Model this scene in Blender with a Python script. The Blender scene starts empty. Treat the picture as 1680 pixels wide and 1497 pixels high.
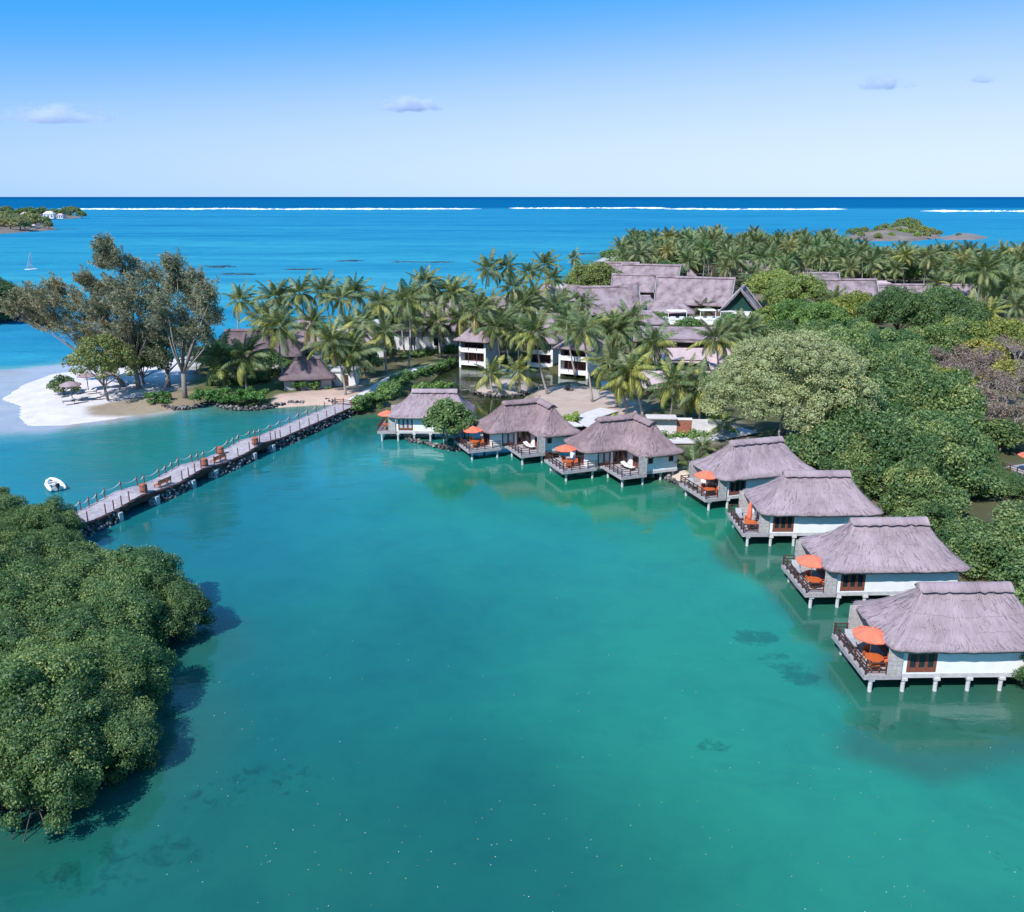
import bpy, bmesh, math, random
import numpy as np
from mathutils import Vector, Matrix, noise as mnoise

# ------------------------------------------------------------------ camera, sky, sun, exposure
scn = bpy.context.scene
col = scn.collection
F_PX, CAM_H, CX, CY, HZ = 1450.0, 33.0, 840.0, 748.5, 323.0
PITCH = math.atan((CY - HZ) / F_PX)
SP, CP = math.sin(PITCH), math.cos(PITCH)
SUN_EL, SUN_AZ = 47.0, 217.0            # azimuth clockwise from +Y: the sun stands behind the viewer, to the left

cam = bpy.data.cameras.new('camera')
cam.sensor_width = 36.0
cam.lens = 36.0 * F_PX / 1680.0
cam.clip_start, cam.clip_end = 0.5, 200000.0
cam_o = bpy.data.objects.new('camera', cam)
cam_o.location = (0, 0, CAM_H)
cam_o.rotation_euler = (math.pi / 2 - PITCH, 0, 0)
col.objects.link(cam_o)
scn.camera = cam_o

world = bpy.data.worlds.new('World')
scn.world = world
world.use_nodes = True
wn = world.node_tree
sky = wn.nodes.new('ShaderNodeTexSky')
sky.sky_type = 'NISHITA'
sky.sun_disc = False
sky.sun_elevation = math.radians(SUN_EL)
sky.sun_rotation = math.radians(SUN_AZ)
sky.altitude = 0
sky.air_density = 0.6
sky.dust_density = 0.0
sky.ozone_density = 10.0
# the photograph's bright, even rendering of the sky: one tone and saturation curve over the whole dome
wsep = wn.nodes.new('ShaderNodeSeparateColor')
wsep.mode = 'HSV'
wcv = wn.nodes.new('ShaderNodeFloatCurve')
cvp = wcv.mapping.curves[0].points
cvp[0].location = (0.0, 0.84)
cvp[1].location = (1.0, 0.28)
for q_ in ((0.20, 0.88), (0.32, 0.93), (0.43, 0.935), (0.475, 0.89), (0.54, 0.78), (0.60, 0.67), (0.67, 0.565), (0.78, 0.46), (0.9, 0.37)):
    cvp.new(*q_)
wcv.mapping.update()
wsc = wn.nodes.new('ShaderNodeMath')
wsc.operation = 'MULTIPLY'
wsc.inputs[1].default_value = 0.12 * 0.75
wpw = wn.nodes.new('ShaderNodeMath')
wpw.operation = 'POWER'
wpw.inputs[1].default_value = 0.22
wml = wn.nodes.new('ShaderNodeMath')
wml.operation = 'MULTIPLY'
wml.inputs[1].default_value = 4.4
wcb = wn.nodes.new('ShaderNodeCombineColor')
wcb.mode = 'HSV'
wcb.inputs[0].default_value = 0.604
bg = wn.nodes['Background']
wn.links.new(sky.outputs['Color'], wsep.inputs[0])
wn.links.new(wsep.outputs[2], wsc.inputs[0])
wn.links.new(wsc.outputs[0], wcv.inputs['Value'])
wn.links.new(wcv.outputs[0], wcb.inputs[1])
wn.links.new(wsep.outputs[2], wpw.inputs[0])
wn.links.new(wpw.outputs[0], wml.inputs[0])
wn.links.new(wml.outputs[0], wcb.inputs[2])
wn.links.new(wcb.outputs[0], bg.inputs['Color'])
bg.inputs['Strength'].default_value = 0.12

sun = bpy.data.lights.new('sun', 'SUN')
sun.energy = 4.5
sun.angle = math.radians(0.5)
sun.color = (1.0, 0.955, 0.92)
sun_o = bpy.data.objects.new('sun', sun)
a, e = math.radians(SUN_AZ), math.radians(SUN_EL)
to_sun = Vector((math.sin(a) * math.cos(e), math.cos(a) * math.cos(e), math.sin(e)))
sun_o.rotation_euler = to_sun.to_track_quat('Z', 'Y').to_euler()
sun_o.location = (-60, -60, 120)
col.objects.link(sun_o)

scn.view_settings.view_transform = 'Standard'
scn.view_settings.look = 'None'
scn.view_settings.exposure = 0.4
scn.view_settings.gamma = 1.0
scn.view_settings.use_curve_mapping = False
scn.render.engine = 'CYCLES'
cy = scn.cycles
cy.max_bounces = 6
cy.diffuse_bounces = 2
cy.glossy_bounces = 3
cy.transmission_bounces = 4
cy.transparent_max_bounces = 6
cy.volume_bounces = 3
cy.caustics_reflective = False
cy.caustics_refractive = False
cy.use_denoising = True
cy.denoiser = 'OPENIMAGEDENOISE'

R = random.Random(7)
NR = np.random.default_rng(11)


def G(x, y, z=0.0):
    """point of the horizontal plane z that the photograph shows at pixel x, y"""
    u, v = (x - CX) / F_PX, (y - CY) / F_PX
    t = (z - CAM_H) / (-SP - v * CP)
    return Vector((u * t, (CP - v * SP) * t, z))


def top_at(Y, x, y):
    """X, Z of the point at distance Y seen at pixel x, y"""
    v = (y - CY) / F_PX
    h = Y * (v * CP + SP) / (CP - v * SP)
    return (x - CX) / F_PX * (Y * CP + h * SP), CAM_H - h


def srgb(r, g, b):
    def f(c):
        c /= 255.0
        return c / 12.92 if c <= 0.04045 else ((c + 0.055) / 1.055) ** 2.4
    return (f(r), f(g), f(b))


# ------------------------------------------------------------------ object helpers
def mesh_np(name, verts, faces, mat=None, smooth=False, attrs=None, uv=None):
    """faces: (N,k) index array; attrs: {name: (domain, array)}"""
    me = bpy.data.meshes.new(name)
    verts = np.asarray(verts, dtype=np.float32)
    faces = np.asarray(faces, dtype=np.int32)
    n, k = faces.shape
    me.vertices.add(len(verts))
    me.vertices.foreach_set('co', verts.ravel())
    me.loops.add(n * k)
    me.loops.foreach_set('vertex_index', faces.ravel())
    me.polygons.add(n)
    me.polygons.foreach_set('loop_start', np.arange(0, n * k, k, dtype=np.int32))
    me.polygons.foreach_set('loop_total', np.full(n, k, dtype=np.int32))
    if smooth:
        me.polygons.foreach_set('use_smooth', np.ones(n, dtype=bool))
    me.update(calc_edges=True)
    for an, (dom, arr) in (attrs or {}).items():
        arr = np.asarray(arr, dtype=np.float32)
        if arr.ndim == 2:
            at = me.attributes.new(an, 'FLOAT_COLOR', dom)
            c4 = np.ones((len(arr), 4), dtype=np.float32)
            c4[:, :3] = arr
            at.data.foreach_set('color', c4.ravel())
        else:
            at = me.attributes.new(an, 'FLOAT', dom)
            at.data.foreach_set('value', arr)
    if uv is not None:
        ul = me.uv_layers.new(name='UVMap')
        ul.data.foreach_set('uv', np.asarray(uv, dtype=np.float32)[faces.ravel()].ravel())
    if mat:
        me.materials.append(mat)
    return me


def link(name, data, parent=None, loc=(0, 0, 0), rz=0.0):
    o = bpy.data.objects.new(name, data)
    o.location = loc
    o.rotation_euler = (0, 0, rz)
    if parent is not None:
        o.parent = parent
    col.objects.link(o)
    return o


def tag(o, label=None, cat=None, group=None, kind=None):
    if label:
        o['label'] = label
    if cat:
        o['category'] = cat
    if group:
        o['group'] = group
    if kind:
        o['kind'] = kind
    return o


def thing(name, label, cat, loc=(0, 0, 0), rz=0.0, group=None):
    o = link(name, None, None, loc, rz)
    o.empty_display_size = 0.3
    return tag(o, label, cat, group)


def copy_tree(o, parent=None):
    c = o.copy()
    col.objects.link(c)
    c.parent = parent
    for ch in KIDS.get(o.name, []) or o.children:
        copy_tree(ch, c)
    return c


KIDS = {}


class MB:
    """collects simple solids into one mesh"""

    def __init__(self):
        self.v, self.f = [], []

    def add(self, vs, fs):
        n = len(self.v)
        self.v += [tuple(p) for p in vs]
        self.f += [tuple(i + n for i in f) for f in fs]
        return self

    def box(self, x0, x1, y0, y1, z0, z1, rz=0.0, o=(0, 0)):
        c, s = math.cos(rz), math.sin(rz)
        vs = []
        for z in (z0, z1):
            for x, y in ((x0, y0), (x1, y0), (x1, y1), (x0, y1)):
                vs.append((o[0] + x * c - y * s, o[1] + x * s + y * c, z))
        return self.add(vs, [(3, 2, 1, 0), (4, 5, 6, 7), (0, 1, 5, 4), (1, 2, 6, 5), (2, 3, 7, 6), (3, 0, 4, 7)])

    def tube(self, pts, rad, n=6, cap=True):
        pts = [Vector(p) for p in pts]
        m = len(pts)
        if not isinstance(rad, (list, tuple)):
            rad = [rad] * m
        vs, fs = [], []
        for i, p in enumerate(pts):
            d = (pts[min(i + 1, m - 1)] - pts[max(i - 1, 0)]).normalized()
            up = Vector((0, 0, 1)) if abs(d.z) < 0.9 else Vector((1, 0, 0))
            s = d.cross(up).normalized()
            t = s.cross(d)
            for k in range(n):
                an = 2 * math.pi * k / n
                vs.append(p + (s * math.cos(an) + t * math.sin(an)) * rad[i])
        for i in range(m - 1):
            for k in range(n):
                k2 = (k + 1) % n
                fs.append((i * n + k, i * n + k2, (i + 1) * n + k2, (i + 1) * n + k))
        if cap:
            fs.append(tuple(reversed(range(n))))
            fs.append(tuple((m - 1) * n + k for k in range(n)))
        return self.add(vs, fs)

    def prism(self, poly, z0, z1):
        n = len(poly)
        vs = [(p[0], p[1], z0) for p in poly] + [(p[0], p[1], z1) for p in poly]
        fs = [tuple(reversed(range(n))), tuple(range(n, 2 * n))]
        for i in range(n):
            j = (i + 1) % n
            fs.append((i, j, n + j, n + i))
        return self.add(vs, fs)

    def mesh(self, name, mat, smooth=False, bevel=0.0):
        me = bpy.data.meshes.new(name)
        me.from_pydata(self.v, [], self.f)
        if bevel:
            bm = bmesh.new()
            bm.from_mesh(me)
            bmesh.ops.bevel(bm, geom=bm.edges[:], offset=bevel, segments=1, affect='EDGES')
            bm.to_mesh(me)
            bm.free()
        if smooth:
            me.polygons.foreach_set('use_smooth', [True] * len(me.polygons))
        me.update()
        if mat:
            me.materials.append(mat)
        return me

    def build(self, name, mat, parent=None, loc=(0, 0, 0), rz=0.0, smooth=False, bevel=0.0):
        return link(name, self.mesh(name, mat, smooth, bevel), parent, loc, rz)


def rocks_mesh(name, items, mat, seed=0):
    """items: (x, y, z, sx, sy, sz); each a lumpy low stone"""
    bm = bmesh.new()
    bmesh.ops.create_icosphere(bm, subdivisions=1, radius=1.0)
    base = np.array([v.co[:] for v in bm.verts])
    tri = np.array([[v.index for v in f.verts] for f in bm.faces])
    bm.free()
    rr = np.random.default_rng(seed)
    V, Fc, val = [], [], []
    for i, (x, y, z, sx, sy, sz) in enumerate(items):
        b = base * (1 + rr.uniform(-.28, .22, (len(base), 1)))
        an = rr.uniform(0, 6.28)
        b = b * (sx, sy, sz)
        c, s = math.cos(an), math.sin(an)
        b = np.stack([b[:, 0] * c - b[:, 1] * s, b[:, 0] * s + b[:, 1] * c, b[:, 2]], 1) + (x, y, z)
        V.append(b)
        Fc.append(tri + i * len(base))
        val.append(np.full(len(tri), rr.random()))
    return mesh_np(name, np.concatenate(V), np.concatenate(Fc), mat, attrs={'v': ('FACE', np.concatenate(val))})


# ------------------------------------------------------------------ materials
class NT:
    def __init__(self, name):
        self.m = bpy.data.materials.new(name)
        self.m.use_nodes = True
        self.t = self.m.node_tree
        self.p = self.t.nodes['Principled BSDF']
        self.out = self.t.nodes['Material Output']

    def n(self, typ, **kw):
        nd = self.t.nodes.new(typ)
        for k, v in kw.items():
            if k.startswith('i_'):
                nd.inputs[k[2:]].default_value = v
            else:
                setattr(nd, k, v)
        return nd

    def l(self, a, b):
        self.t.links.new(a, b)

    def noise(self, vec, scale, detail=4, rough=0.55, sc=None, dist=0.0):
        if sc is not None:
            mp = self.n('ShaderNodeMapping')
            mp.inputs['Scale'].default_value = sc
            self.l(vec, mp.inputs['Vector'])
            vec = mp.outputs['Vector']
        nd = self.n('ShaderNodeTexNoise')
        nd.inputs['Scale'].default_value = scale
        nd.inputs['Detail'].default_value = detail
        nd.inputs['Roughness'].default_value = rough
        nd.inputs['Distortion'].default_value = dist
        self.l(vec, nd.inputs['Vector'])
        return nd.outputs['Fac']

    def ramp(self, fac, stops):
        r = self.n('ShaderNodeValToRGB')
        el = r.color_ramp.elements
        while len(el) < len(stops):
            el.new(0.5)
        for e_, (p, c) in zip(el, stops):
            e_.position = p
            e_.color = (*c, 1) if len(c) == 3 else c
        self.l(fac, r.inputs['Fac'])
        return r.outputs['Color']

    def mix(self, fac, a, b, blend='MIX'):
        m = self.n('ShaderNodeMix', data_type='RGBA', blend_type=blend, clamp_factor=True)
        for s, v in (('Factor', fac), ('A', a), ('B', b)):
            if isinstance(v, (int, float)):
                m.inputs[s].default_value = v
            elif isinstance(v, tuple):
                m.inputs[s].default_value = (*v, 1)
            else:
                self.l(v, m.inputs[s])
        return m.outputs['Result']

    def math(self, op, a, b=0.0, c=0.0):
        m = self.n('ShaderNodeMath', operation=op)
        for i, v in enumerate((a, b, c)):
            if isinstance(v, (int, float)):
                m.inputs[i].default_value = v
            else:
                self.l(v, m.inputs[i])
        return m.outputs[0]

    def obj(self):
        return self.n('ShaderNodeTexCoord').outputs['Object']

    def pos(self):
        return self.n('ShaderNodeNewGeometry').outputs['Position']

    def bump(self, h, strength, dist):
        b = self.n('ShaderNodeBump')
        b.inputs['Strength'].default_value = strength
        b.inputs['Distance'].default_value = dist
        self.l(h, b.inputs['Height'])
        self.l(b.outputs['Normal'], self.p.inputs['Normal'])
        return b


M = {}


def plain(name, c, rough=0.7, var=0.25, scale=3.0, bump=0.0, spec=0.3, world_space=False):
    t = NT(name)
    v = t.pos() if world_space else t.obj()
    f = t.noise(v, scale, 6, 0.65)
    lo = tuple(x * (1 - var) for x in c)
    hi = tuple(min(1, x * (1 + var * 0.8)) for x in c)
    t.l(t.ramp(f, [(0.3, lo), (0.7, hi)]), t.p.inputs['Base Color'])
    t.p.inputs['Roughness'].default_value = rough
    t.p.inputs['Specular IOR Level'].default_value = spec
    if bump:
        t.bump(f, 0.6, bump)
    M[name] = t.m
    return t


plain('plaster', (0.80, 0.79, 0.79), 0.75, 0.07, 1.3)
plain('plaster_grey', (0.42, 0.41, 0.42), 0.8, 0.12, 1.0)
plain('villa_wall', (0.66, 0.65, 0.655), 0.8, 0.16, 0.9)
plain('concrete', (0.50, 0.49, 0.49), 0.85, 0.2, 2.0, 0.01)
plain('pile', (0.58, 0.56, 0.57), 0.85, 0.25, 2.5, 0.01)
plain('dark_wood', (0.085, 0.040, 0.032), 0.5, 0.3, 6.0)
plain('red_wood', (0.22, 0.075, 0.05), 0.5, 0.3, 6.0)
plain('post_wood', (0.20, 0.085, 0.065), 0.6, 0.35, 5.0)
plain('weathered', (0.36, 0.33, 0.34), 0.8, 0.25, 2.5, 0.004)
plain('screen_wood', (0.43, 0.40, 0.39), 0.8, 0.3, 3.0, 0.004)
plain('canvas', (0.80, 0.175, 0.10), 0.75, 0.08, 2.0)
plain('canvas_pole', (0.55, 0.52, 0.48), 0.5, 0.1, 2.0)
plain('orange_wood', (0.52, 0.12, 0.035), 0.45, 0.2, 4.0)
plain('cushion', (0.68, 0.14, 0.06), 0.8, 0.1, 4.0)
plain('white_cloth', (0.74, 0.73, 0.73), 0.8, 0.06, 3.0)
plain('dark_green', (0.012, 0.055, 0.045), 0.5, 0.3, 2.0)
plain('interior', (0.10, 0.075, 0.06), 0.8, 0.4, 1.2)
plain('rope', (0.62, 0.58, 0.55), 0.9, 0.15, 10.0)
plain('rubber_white', (0.75, 0.76, 0.78), 0.4, 0.05, 3.0)
plain('engine_black', (0.02, 0.022, 0.03), 0.35, 0.2, 3.0)
plain('hull_grey', (0.35, 0.36, 0.38), 0.5, 0.15, 3.0)
plain('barrel', (0.33, 0.13, 0.085), 0.6, 0.3, 5.0)
plain('bark', (0.24, 0.205, 0.18), 0.9, 0.35, 4.0, 0.02)
plain('palm_bark', (0.34, 0.30, 0.28), 0.9, 0.3, 5.0, 0.02)
plain('root_bark', (0.10, 0.08, 0.07), 0.9, 0.35, 4.0, 0.02)
plain('pale_twig', (0.36, 0.31, 0.29), 0.9, 0.25, 4.0)
plain('rock', (0.20, 0.175, 0.165), 0.9, 0.45, 1.2, 0.05)
plain('reef_rock', (0.035, 0.05, 0.06), 0.6, 0.5, 0.4, 0.05)
plain('sail', (0.85, 0.86, 0.88), 0.6, 0.04, 1.0)
plain('jetty_wood', (0.37, 0.335, 0.36), 0.85, 0.3, 1.6, 0.01)
plain('path', (0.62, 0.60, 0.60), 0.85, 0.15, 0.7, 0.01, world_space=True)
plain('white_deck', (0.58, 0.55, 0.57), 0.8, 0.14, 0.8, 0.01)
plain('roof_pink', (0.47, 0.36, 0.365), 0.85, 0.16, 0.7, 0.02)
plain('foam', (0.86, 0.88, 0.90), 0.9, 0.08, 0.02)
plain('islet_soil', (0.19, 0.155, 0.135), 0.95, 0.4, 0.05, 0.3, world_space=True)

# window and door glass
t = NT('glass')
t.p.inputs['Base Color'].default_value = (0.02, 0.03, 0.035, 1)
t.p.inputs['Roughness'].default_value = 0.05
t.p.inputs['Specular IOR Level'].default_value = 0.6
M['glass'] = t.m
t = NT('curtain_glass')
f = t.noise(t.obj(), 1.0, 2, 0.5, (9, 9, 0.3))
t.l(t.ramp(f, [(0.35, (0.30, 0.36, 0.40)), (0.65, (0.52, 0.58, 0.62))]), t.p.inputs['Base Color'])
t.p.inputs['Roughness'].default_value = 0.12
M['curtain_glass'] = t.m


def thatch_mat(name, k=(1, 1, 1), pw=0.55):
    t = NT(name)
    uv = t.n('ShaderNodeUVMap').outputs['UV']
    oi = t.n('ShaderNodeObjectInfo').outputs['Random']
    cmb = t.n('ShaderNodeVectorMath', operation='ADD')
    sc = t.n('ShaderNodeCombineXYZ')
    t.l(t.math('MULTIPLY', oi, 37.0), sc.inputs[0])
    t.l(uv, cmb.inputs[0])
    t.l(sc.outputs[0], cmb.inputs[1])
    uv = cmb.outputs[0]
    streak = t.noise(uv, 1.0, 6, 0.7, (10.0, 1.1, 1), 0.3)
    fine = t.noise(uv, 1.0, 3, 0.7, (26.0, 3.0, 1))
    patch = t.noise(uv, 0.38, 3, 0.55)
    s1 = t.math('ADD', t.math('MULTIPLY', streak, 0.62), t.math('MULTIPLY', fine, 0.38))
    s2 = t.math('ADD', t.math('ADD', t.math('MULTIPLY', t.math('SUBTRACT', patch, 0.5), pw), 0.275), t.math('MULTIPLY', s1, 0.75))
    cl = lambda c: tuple(a_ * b_ for a_, b_ in zip(c, k))
    c = t.ramp(s2, [(0.44, cl((0.15, 0.115, 0.115))), (0.56, cl((0.315, 0.25, 0.262))), (0.76, cl((0.47, 0.385, 0.405)))])
    # courses: a thin shadow line every 1.15 m down the slope
    sep = t.n('ShaderNodeSeparateXYZ')
    t.l(uv, sep.inputs[0])
    vv = t.math('ADD', t.math('MULTIPLY', sep.outputs[1], 0.87), t.math('MULTIPLY', streak, 0.12))
    fr = t.math('FRACT', vv)
    ln = t.math('LESS_THAN', fr, 0.05)
    brk = t.math('GREATER_THAN', t.noise(uv, 0.8, 2), 0.5)
    lf = t.math('MULTIPLY', t.math('MULTIPLY', ln, brk), 0.28)
    c = t.mix(lf, c, cl((0.14, 0.11, 0.115)))
    t.l(c, t.p.inputs['Base Color'])
    t.p.inputs['Roughness'].default_value = 0.95
    t.p.inputs['Specular IOR Level'].default_value = 0.1
    hb = t.math('SUBTRACT', s1, t.math('MULTIPLY', lf, 0.5))
    t.bump(hb, 0.8, 0.085)
    M[name] = t.m


thatch_mat('thatch', (0.84, 0.82, 0.845))
thatch_mat('thatch_far', (0.70, 0.685, 0.71), 1.0)
thatch_mat('thatch_old', (0.70, 0.63, 0.62))
thatch_mat('thatch_shaded', (0.42, 0.39, 0.41), 0.8)  # darker copy of the thatch, with the trees' shade put into its colour


def leaf_mat(name, lo, mid, hi, trans=0.25, gloss=0.35):
    """v: per-leaf value; the object's colour tints one plant against the next"""
    t = NT(name)
    at = t.n('ShaderNodeAttribute', attribute_name='v').outputs['Fac']
    c = t.ramp(at, [(0.05, lo), (0.5, mid), (0.95, hi)])
    oc = t.n('ShaderNodeObjectInfo')
    c = t.mix(1.0, c, oc.outputs['Color'], 'MULTIPLY')
    t.l(c, t.p.inputs['Base Color'])
    t.p.inputs['Roughness'].default_value = 0.5
    t.p.inputs['Specular IOR Level'].default_value = gloss
    tr = t.n('ShaderNodeBsdfTranslucent')
    t.l(t.mix(1.0, c, (1.25, 1.2, 0.6), 'MULTIPLY'), tr.inputs['Color'])
    mx = t.n('ShaderNodeMixShader')
    mx.inputs['Fac'].default_value = trans
    t.l(t.p.outputs['BSDF'], mx.inputs[1])
    t.l(tr.outputs['BSDF'], mx.inputs[2])
    t.l(mx.outputs['Shader'], t.out.inputs['Surface'])
    M[name] = t.m


leaf_mat('mangrove_leaf', (0.052, 0.118, 0.048), (0.128, 0.218, 0.082), (0.32, 0.385, 0.155), 0.3, 0.35)
leaf_mat('palm_leaf', (0.060, 0.098, 0.042), (0.135, 0.182, 0.075), (0.31, 0.325, 0.15), 0.3, 0.4)
leaf_mat('casuarina_needle', (0.14, 0.155, 0.115), (0.265, 0.275, 0.195), (0.43, 0.41, 0.29), 0.34, 0.2)
leaf_mat('broad_leaf', (0.075, 0.130, 0.055), (0.145, 0.225, 0.082), (0.28, 0.345, 0.125), 0.28, 0.3)
leaf_mat('hedge_leaf', (0.035, 0.10, 0.028), (0.065, 0.165, 0.040), (0.135, 0.25, 0.07), 0.2, 0.35)
leaf_mat('banyan_leaf', (0.20, 0.235, 0.115), (0.36, 0.385, 0.19), (0.56, 0.51, 0.24), 0.28, 0.3)
leaf_mat('dry_leaf', (0.14, 0.11, 0.085), (0.24, 0.185, 0.15), (0.36, 0.285, 0.25), 0.15, 0.2)

t = NT('stone')
at = t.n('ShaderNodeAttribute', attribute_name='v').outputs['Fac']
t.l(t.ramp(at, [(0, (0.05, 0.046, 0.048)), (0.65, (0.125, 0.115, 0.118)), (1, (0.33, 0.31, 0.30))]), t.p.inputs['Base Color'])
t.p.inputs['Roughness'].default_value = 0.9
M['stone'] = t.m

t = NT('flotsam')
at = t.n('ShaderNodeAttribute', attribute_name='v').outputs['Fac']
t.l(t.ramp(at, [(0, (0.30, 0.16, 0.05)), (0.3, (0.42, 0.36, 0.20)), (0.6, (0.62, 0.62, 0.55))]), t.p.inputs['Base Color'])
M['flotsam'] = t.m

# water: the colour of each patch (depth over sand, weed, reef, some painted reflections) comes with the mesh, ripples from bump
t = NT('water')
wc = t.n('ShaderNodeAttribute', attribute_name='wc').outputs['Color']
rip = t.n('ShaderNodeAttribute', attribute_name='rip').outputs['Fac']
P = t.pos()
n1 = t.noise(P, 0.16, 5, 0.6)
n2 = t.noise(P, 1.0, 4, 0.6, (0.011, 0.05, 1))
n3 = t.noise(P, 0.9, 3, 0.6)
c = t.mix(t.math('MULTIPLY', t.math('SUBTRACT', n1, 0.42), 0.55), wc, t.mix(1.0, wc, (0.55, 0.72, 0.78), 'MULTIPLY'))
nm = t.noise(P, 0.26, 7, 0.7, None, 0.5)
calm = t.math('MAXIMUM', t.math('SUBTRACT', 1.0, t.math('MULTIPLY', rip, 2.0)), 0.0)
c = t.mix(calm, c, t.mix(1.0, c, t.ramp(nm, [(0.30, (0.87, 0.89, 0.92)), (0.5, (1.0, 1.0, 1.0)), (0.70, (1.12, 1.07, 1.03))]), 'MULTIPLY'))
nb = t.noise(P, 0.045, 5, 0.6, None, 1.2)
c = t.mix(t.math('MULTIPLY', t.math('SUBTRACT', nb, 0.50), 2.2), c, t.mix(1.0, c, (1.35, 1.30, 1.12), 'MULTIPLY'))
c = t.mix(t.math('MULTIPLY', t.math('SUBTRACT', 0.46, nb), 2.4), c, t.mix(1.0, c, (0.70, 0.72, 0.88), 'MULTIPLY'))
k = t.math('MULTIPLY', t.math('MULTIPLY', t.math('SUBTRACT', n2, 0.45), 2.4), rip)
c = t.mix(k, c, t.mix(1.0, c, (0.45, 0.72, 0.85), 'MULTIPLY'))
n4 = t.noise(P, 1.0, 5, 0.6, (0.0016, 0.0085, 1))
k4 = t.math('MULTIPLY', t.math('MULTIPLY', t.math('SUBTRACT', n4, 0.5), 3.6), rip)
c = t.mix(k4, c, t.mix(1.0, c, (0.50, 0.74, 0.86), 'MULTIPLY'))
k5 = t.math('MULTIPLY', t.math('MULTIPLY', t.math('SUBTRACT', 0.46, n4), 3.2), rip)
c = t.mix(k5, c, t.mix(1.0, c, (1.55, 1.22, 1.06), 'MULTIPLY'))
wd = t.n('ShaderNodeAttribute', attribute_name='wd').outputs['Fac']
wnz = t.noise(P, 0.85, 7, 0.72, None, 0.6)
wf = t.math('MULTIPLY', t.math('MINIMUM', t.math('MAXIMUM', t.math('MULTIPLY', t.math('SUBTRACT', t.math('ADD', wd, wnz), 1.0), 7.0), 0.0), 1.0), 0.62)
c = t.mix(wf, c, t.mix(1.0, c, (0.45, 0.42, 0.44), 'MULTIPLY'))
t.l(c, t.p.inputs['Base Color'])
paw = t.noise(P, 1.0, 4, 0.6, (0.035, 0.06, 1), 0.8)
paw = t.math('MINIMUM', t.math('MAXIMUM', t.math('MULTIPLY', t.math('SUBTRACT', paw, 0.5), 1.3), 0.0), 0.16)
t.l(t.math('ADD', t.math('MULTIPLY', rip, 0.22), 0.05), t.p.inputs['Roughness'])
t.p.inputs['IOR'].default_value = 1.33
t.l(t.math('SUBTRACT', 1.0, t.math('MINIMUM', t.math('MULTIPLY', rip, 1.02), 1.0)), t.p.inputs['Specular IOR Level'])
w1 = t.noise(P, 1.0, 4, 0.65, (0.75, 1.5, 1))
w2 = t.noise(P, 1.0, 2, 0.5, (0.16, 0.3, 1))
hgt = t.math('ADD', t.math('MULTIPLY', w1, 0.45), w2)
hgt = t.math('MULTIPLY', hgt, t.math('ADD', t.math('MULTIPLY', t.math('ADD', rip, paw), 2.2), 0.03))
t.bump(hgt, 1.0, 0.16)
M['water'] = t.m

# ground: sand, soil or grass colour comes with the mesh, grain from noise
t = NT('ground')
gc = t.n('ShaderNodeAttribute', attribute_name='gc').outputs['Color']
P = t.pos()
g1 = t.noise(P, 0.35, 6, 0.7)
g2 = t.noise(P, 3.0, 4, 0.7)
gg = t.math('ADD', t.math('MULTIPLY', g1, 0.6), t.math('MULTIPLY', g2, 0.4))
t.l(t.mix(1.0, gc, t.ramp(gg, [(0.3, (0.74, 0.73, 0.72)), (0.7, (1.16, 1.16, 1.16))]), 'MULTIPLY'), t.p.inputs['Base Color'])
t.p.inputs['Roughness'].default_value = 0.95
t.p.inputs['Specular IOR Level'].default_value = 0.1
t.bump(gg, 0.5, 0.08)
M['ground'] = t.m

# ------------------------------------------------------------------ land and water
def gp(pts, z=0.0):
    return [tuple(G(x, y, z)[:2]) for x, y in pts]


def sdf(poly, X, Y):
    """signed distance to a polygon, positive inside"""
    d = np.full(X.shape, 1e18)
    ins = np.zeros(X.shape, dtype=bool)
    n = len(poly)
    for i in range(n):
        x0, y0 = poly[i]
        x1, y1 = poly[(i + 1) % n]
        ex, ey = x1 - x0, y1 - y0
        L = ex * ex + ey * ey + 1e-9
        tt = np.clip(((X - x0) * ex + (Y - y0) * ey) / L, 0, 1)
        d = np.minimum(d, (X - x0 - tt * ex) ** 2 + (Y - y0 - tt * ey) ** 2)
        if abs(ey) > 1e-9:
            cr = ((y0 > Y) != (y1 > Y)) & (X < (x1 - x0) * (Y - y0) / ey + x0)
            ins ^= cr
    d = np.sqrt(d)
    return np.where(ins, d, -d)


def sstep(a_, b_, x):
    t_ = np.clip((x - a_) / (b_ - a_), 0, 1)
    return t_ * t_ * (3 - 2 * t_)


def vnoise(X, Y, s, seed=0):
    """cheap smooth value noise on arrays, 0..1"""
    g = np.random.default_rng(seed).random((64, 64))
    x, y = X / s, Y / s
    xi, yi = np.floor(x).astype(int), np.floor(y).astype(int)
    fx, fy = x - xi, y - yi
    fx, fy = fx * fx * (3 - 2 * fx), fy * fy * (3 - 2 * fy)
    a_ = g[xi % 64, yi % 64]
    b_ = g[(xi + 1) % 64, yi % 64]
    c_ = g[xi % 64, (yi + 1) % 64]
    d_ = g[(xi + 1) % 64, (yi + 1) % 64]
    return (a_ * (1 - fx) + b_ * fx) * (1 - fy) + (c_ * (1 - fx) + d_ * fx) * fy


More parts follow.
